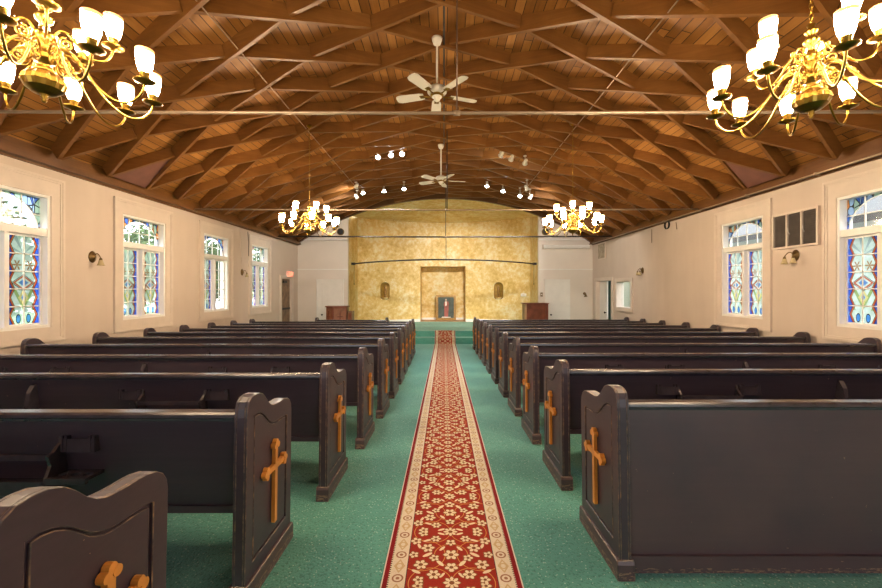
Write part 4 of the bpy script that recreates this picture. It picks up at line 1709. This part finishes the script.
yp = 16.75
pa, pb = P(436, 295, yp), P(456, 320, yp)
W2, Hh = (pb.x - pa.x) / 2, pa.z - ZS2 - .02
t = thing('framed_painting', 'gilt framed painting of a red robed figure leaning in the alcove', 'painting', ((pa.x + pb.x) / 2, yp, ZS2 + .02), (-.06, 0, 0))
mb = MB()
fw = .075
for a, b, c, d_ in ((-W2, -W2 + fw, 0, Hh), (W2 - fw, W2, 0, Hh), (-W2 + fw, W2 - fw, 0, fw), (-W2 + fw, W2 - fw, Hh - fw, Hh)):
    mb.box(a, b, -.05, .02, c, d_)
for a, b, c, d_ in ((-W2 + fw, -W2 + fw + .02, fw, Hh - fw), (W2 - fw - .02, W2 - fw, fw, Hh - fw), (-W2 + fw, W2 - fw, fw, fw + .02), (-W2 + fw, W2 - fw, Hh - fw - .02, Hh - fw)):
    mb.box(a, b, -.032, .0, c, d_)
mb.obj('frame', 'gilt', t)
mb = MB(); mb.box(-W2 + fw, W2 - fw, -.012, .01, fw, Hh - fw)
cv = mb.obj('canvas', 'paint', t)
mb = MB()
y_ = -.014


def pol(pts, k):
    mb.cur = k
    mb.prism([(x, y_ - .001 - .0012 * k, z) for x, z in pts], [(x, y_ + .003, z) for x, z in pts])


pol([(-.07, .14), (.09, .14), (.10, .35), (.115, .56), (.13, .72), (.09, .80), (.0, .82), (-.07, .78), (-.10, .66), (-.07, .55), (-.075, .35)], 0)
pol([(-.035, .60), (.03, .62), (.035, .78), (.0, .82), (-.04, .78)], 1)
pol([(.03 * math.cos(2 * PI * i / 14) * 1.15, .865 + .045 * math.sin(2 * PI * i / 14)) for i in range(14)], 2)
pol([(-.20, .105), (.22, .105), (.18, .14), (-.16, .145)], 1)
mb.obj('figure', ['robe', 'white', 'skin'], cv)

# ------------------------------------------------------------------ outside
mb = MB(); mb.box(-40, -5.6, -20, 40, -1.0, -.9)
mb.box(5.7, 30, -20, 40, -1.0, -.9)
o = mb.obj('lawn_outside', 'grass'); struct(o, 'green lawn outside the windows', 'lawn')


def tree(x, y, h, r, leafm, label, n=4200):
    t = thing('garden_tree', label, 'tree', (x, y, -.9), group='trees outside the windows')
    mb = MB(); mb.tube([(0, 0, 0), (.05, .03, h * .4), (.0, .1, h * .62), (.1, 0, h * .8)], [.16, .13, .09, .05], 10)
    for k in range(6):
        a = k * 1.05
        mb.tube([(0, .05, h * (.45 + .05 * k)), (r * .4 * math.cos(a), r * .4 * math.sin(a), h * (.55 + .05 * k)), (r * .75 * math.cos(a), r * .75 * math.sin(a), h * (.62 + .05 * k))], [.06, .045, .02], 6)
    mb.obj('trunk', 'bark', t)
    mb = MB()
    cl = [(Vector((random.uniform(-1, 1), random.uniform(-1, 1), random.uniform(-.8, .8))) * r * .62 + Vector((0, 0, h * .72)), random.uniform(.4, .62) * r) for _ in range(14)]
    for _ in range(n):
        c, q = random.choice(cl)
        v = Vector((random.gauss(0, 1), random.gauss(0, 1), random.gauss(0, 1))).normalized()
        p = c + v * q * random.uniform(.6, 1.05)
        u = Vector((random.gauss(0, 1), random.gauss(0, 1), random.gauss(0, .6))).normalized()
        w_ = v.cross(u)
        if w_.length < .01: continue
        w_.normalize()
        s = random.uniform(.07, .13)
        mb.poly([p - u * s, p + w_ * s * .5, p + u * s, p - w_ * s * .5])
    mb.obj('foliage', leafm, t, fix=False)


for k, (x, y, h, r, m_, lab) in enumerate(((-9.3, 7.9, 3.9, 1.45, 'leaf', 'dark leafy tree seen through the window nearest the entrance on the exit side'),
                                           (-9.8, 12.2, 4.1, 1.6, 'leafpale', 'pale leafy tree seen through the second window from the entrance'),
                                           (-9.2, 15.2, 3.9, 1.5, 'leaf', 'dark leafy tree seen through the window with one clear casement'),
                                           (-13.5, 18.6, 5.0, 1.9, 'leafpale', 'tall pale tree behind the dark tree outside the far windows'),
                                           (-9.4, 19.8, 4.2, 1.6, 'leaf', 'dark tree seen through the window beside the exit door'))):
    tree(x, y, h, r, m_, lab)
t = thing('neighbour_house', 'pale sided house seen through the windows on the vent side', 'house', (9.2, 9., -.9))
mb = MB(); mb.box(0, .3, -7, 9, 0, 3.7); mb.obj('siding_wall', 'siding', t)
for y in (-2.2, 1.6, 5.):
    mb = MB(); mb.box(-.05, 0, y - .5, y + .5, 1.6, 3.1); f_ = mb.obj('window_frame', 'white', t)
    mb = MB(); mb.box(-.07, -.05, y - .42, y + .42, 1.68, 3.02); mb.obj('shutter', 'louver', f_)
mb = MB(); mb.prism([(-.6, -7.4, 3.6), (-.6, 9.4, 3.6), (3, 9.4, 5.2), (3, -7.4, 5.2)], [(-.6, -7.4, 3.75), (-.6, 9.4, 3.75), (3, 9.4, 5.35), (3, -7.4, 5.35)])
mb.obj('roof', 'darksteel', t)

# ------------------------------------------------------------------ sky, portals, camera
W = bpy.data.worlds.new('sky'); SC.world = W
W.use_nodes = True
bg = W.node_tree.nodes['Background']
bg.inputs[0].default_value = (.88, .93, 1., 1)
bg.inputs[1].default_value = 4.2


def portal(loc, rot, sx, sy):
    ld = bpy.data.lights.new('portal', 'AREA')
    ld.shape = 'RECTANGLE'; ld.size = sx; ld.size_y = sy
    ld.cycles.is_portal = True
    o = bpy.data.objects.new('portal', ld); COL.objects.link(o)
    o.location = loc; o.rotation_euler = rot


zm = (WIN_Z0 + WIN_Z1) / 2
for y in LW: portal((XL - .2, y, zm), (0, -PI / 2, 0), WIN_Z1 - WIN_Z0, .94)
for y in RW: portal((XR + .2, y, zm), (0, PI / 2, 0), WIN_Z1 - WIN_Z0, .94)
for q in rh: portal(((q[0] + q[1]) / 2, YR - .2, 1.55), (PI / 2, 0, 0), 2.1, 2.1)

cam = bpy.data.cameras.new('camera')
cam.sensor_width = 36; cam.lens = 36 * F / 882
cam.shift_x = -3 / 882; cam.shift_y = -4 / 882
cam.clip_start = .02
co = bpy.data.objects.new('camera', cam); COL.objects.link(co)
co.location = (0, 0, CAMZ); co.rotation_euler = (PI / 2, 0, 0)
SC.camera = co
SC.view_settings.view_transform = 'Standard'
SC.view_settings.look = 'None'
SC.view_settings.exposure = 0.2
SC.view_settings.gamma = 1.0
SC.view_settings.use_curve_mapping = False
SC.cycles.use_denoising = True
SC.cycles.max_bounces = 8
SC.cycles.diffuse_bounces = 5
SC.cycles.transparent_max_bounces = 12
SC.cycles.sample_clamp_indirect = 6
SC.cycles.caustics_reflective = False
SC.cycles.caustics_refractive = False
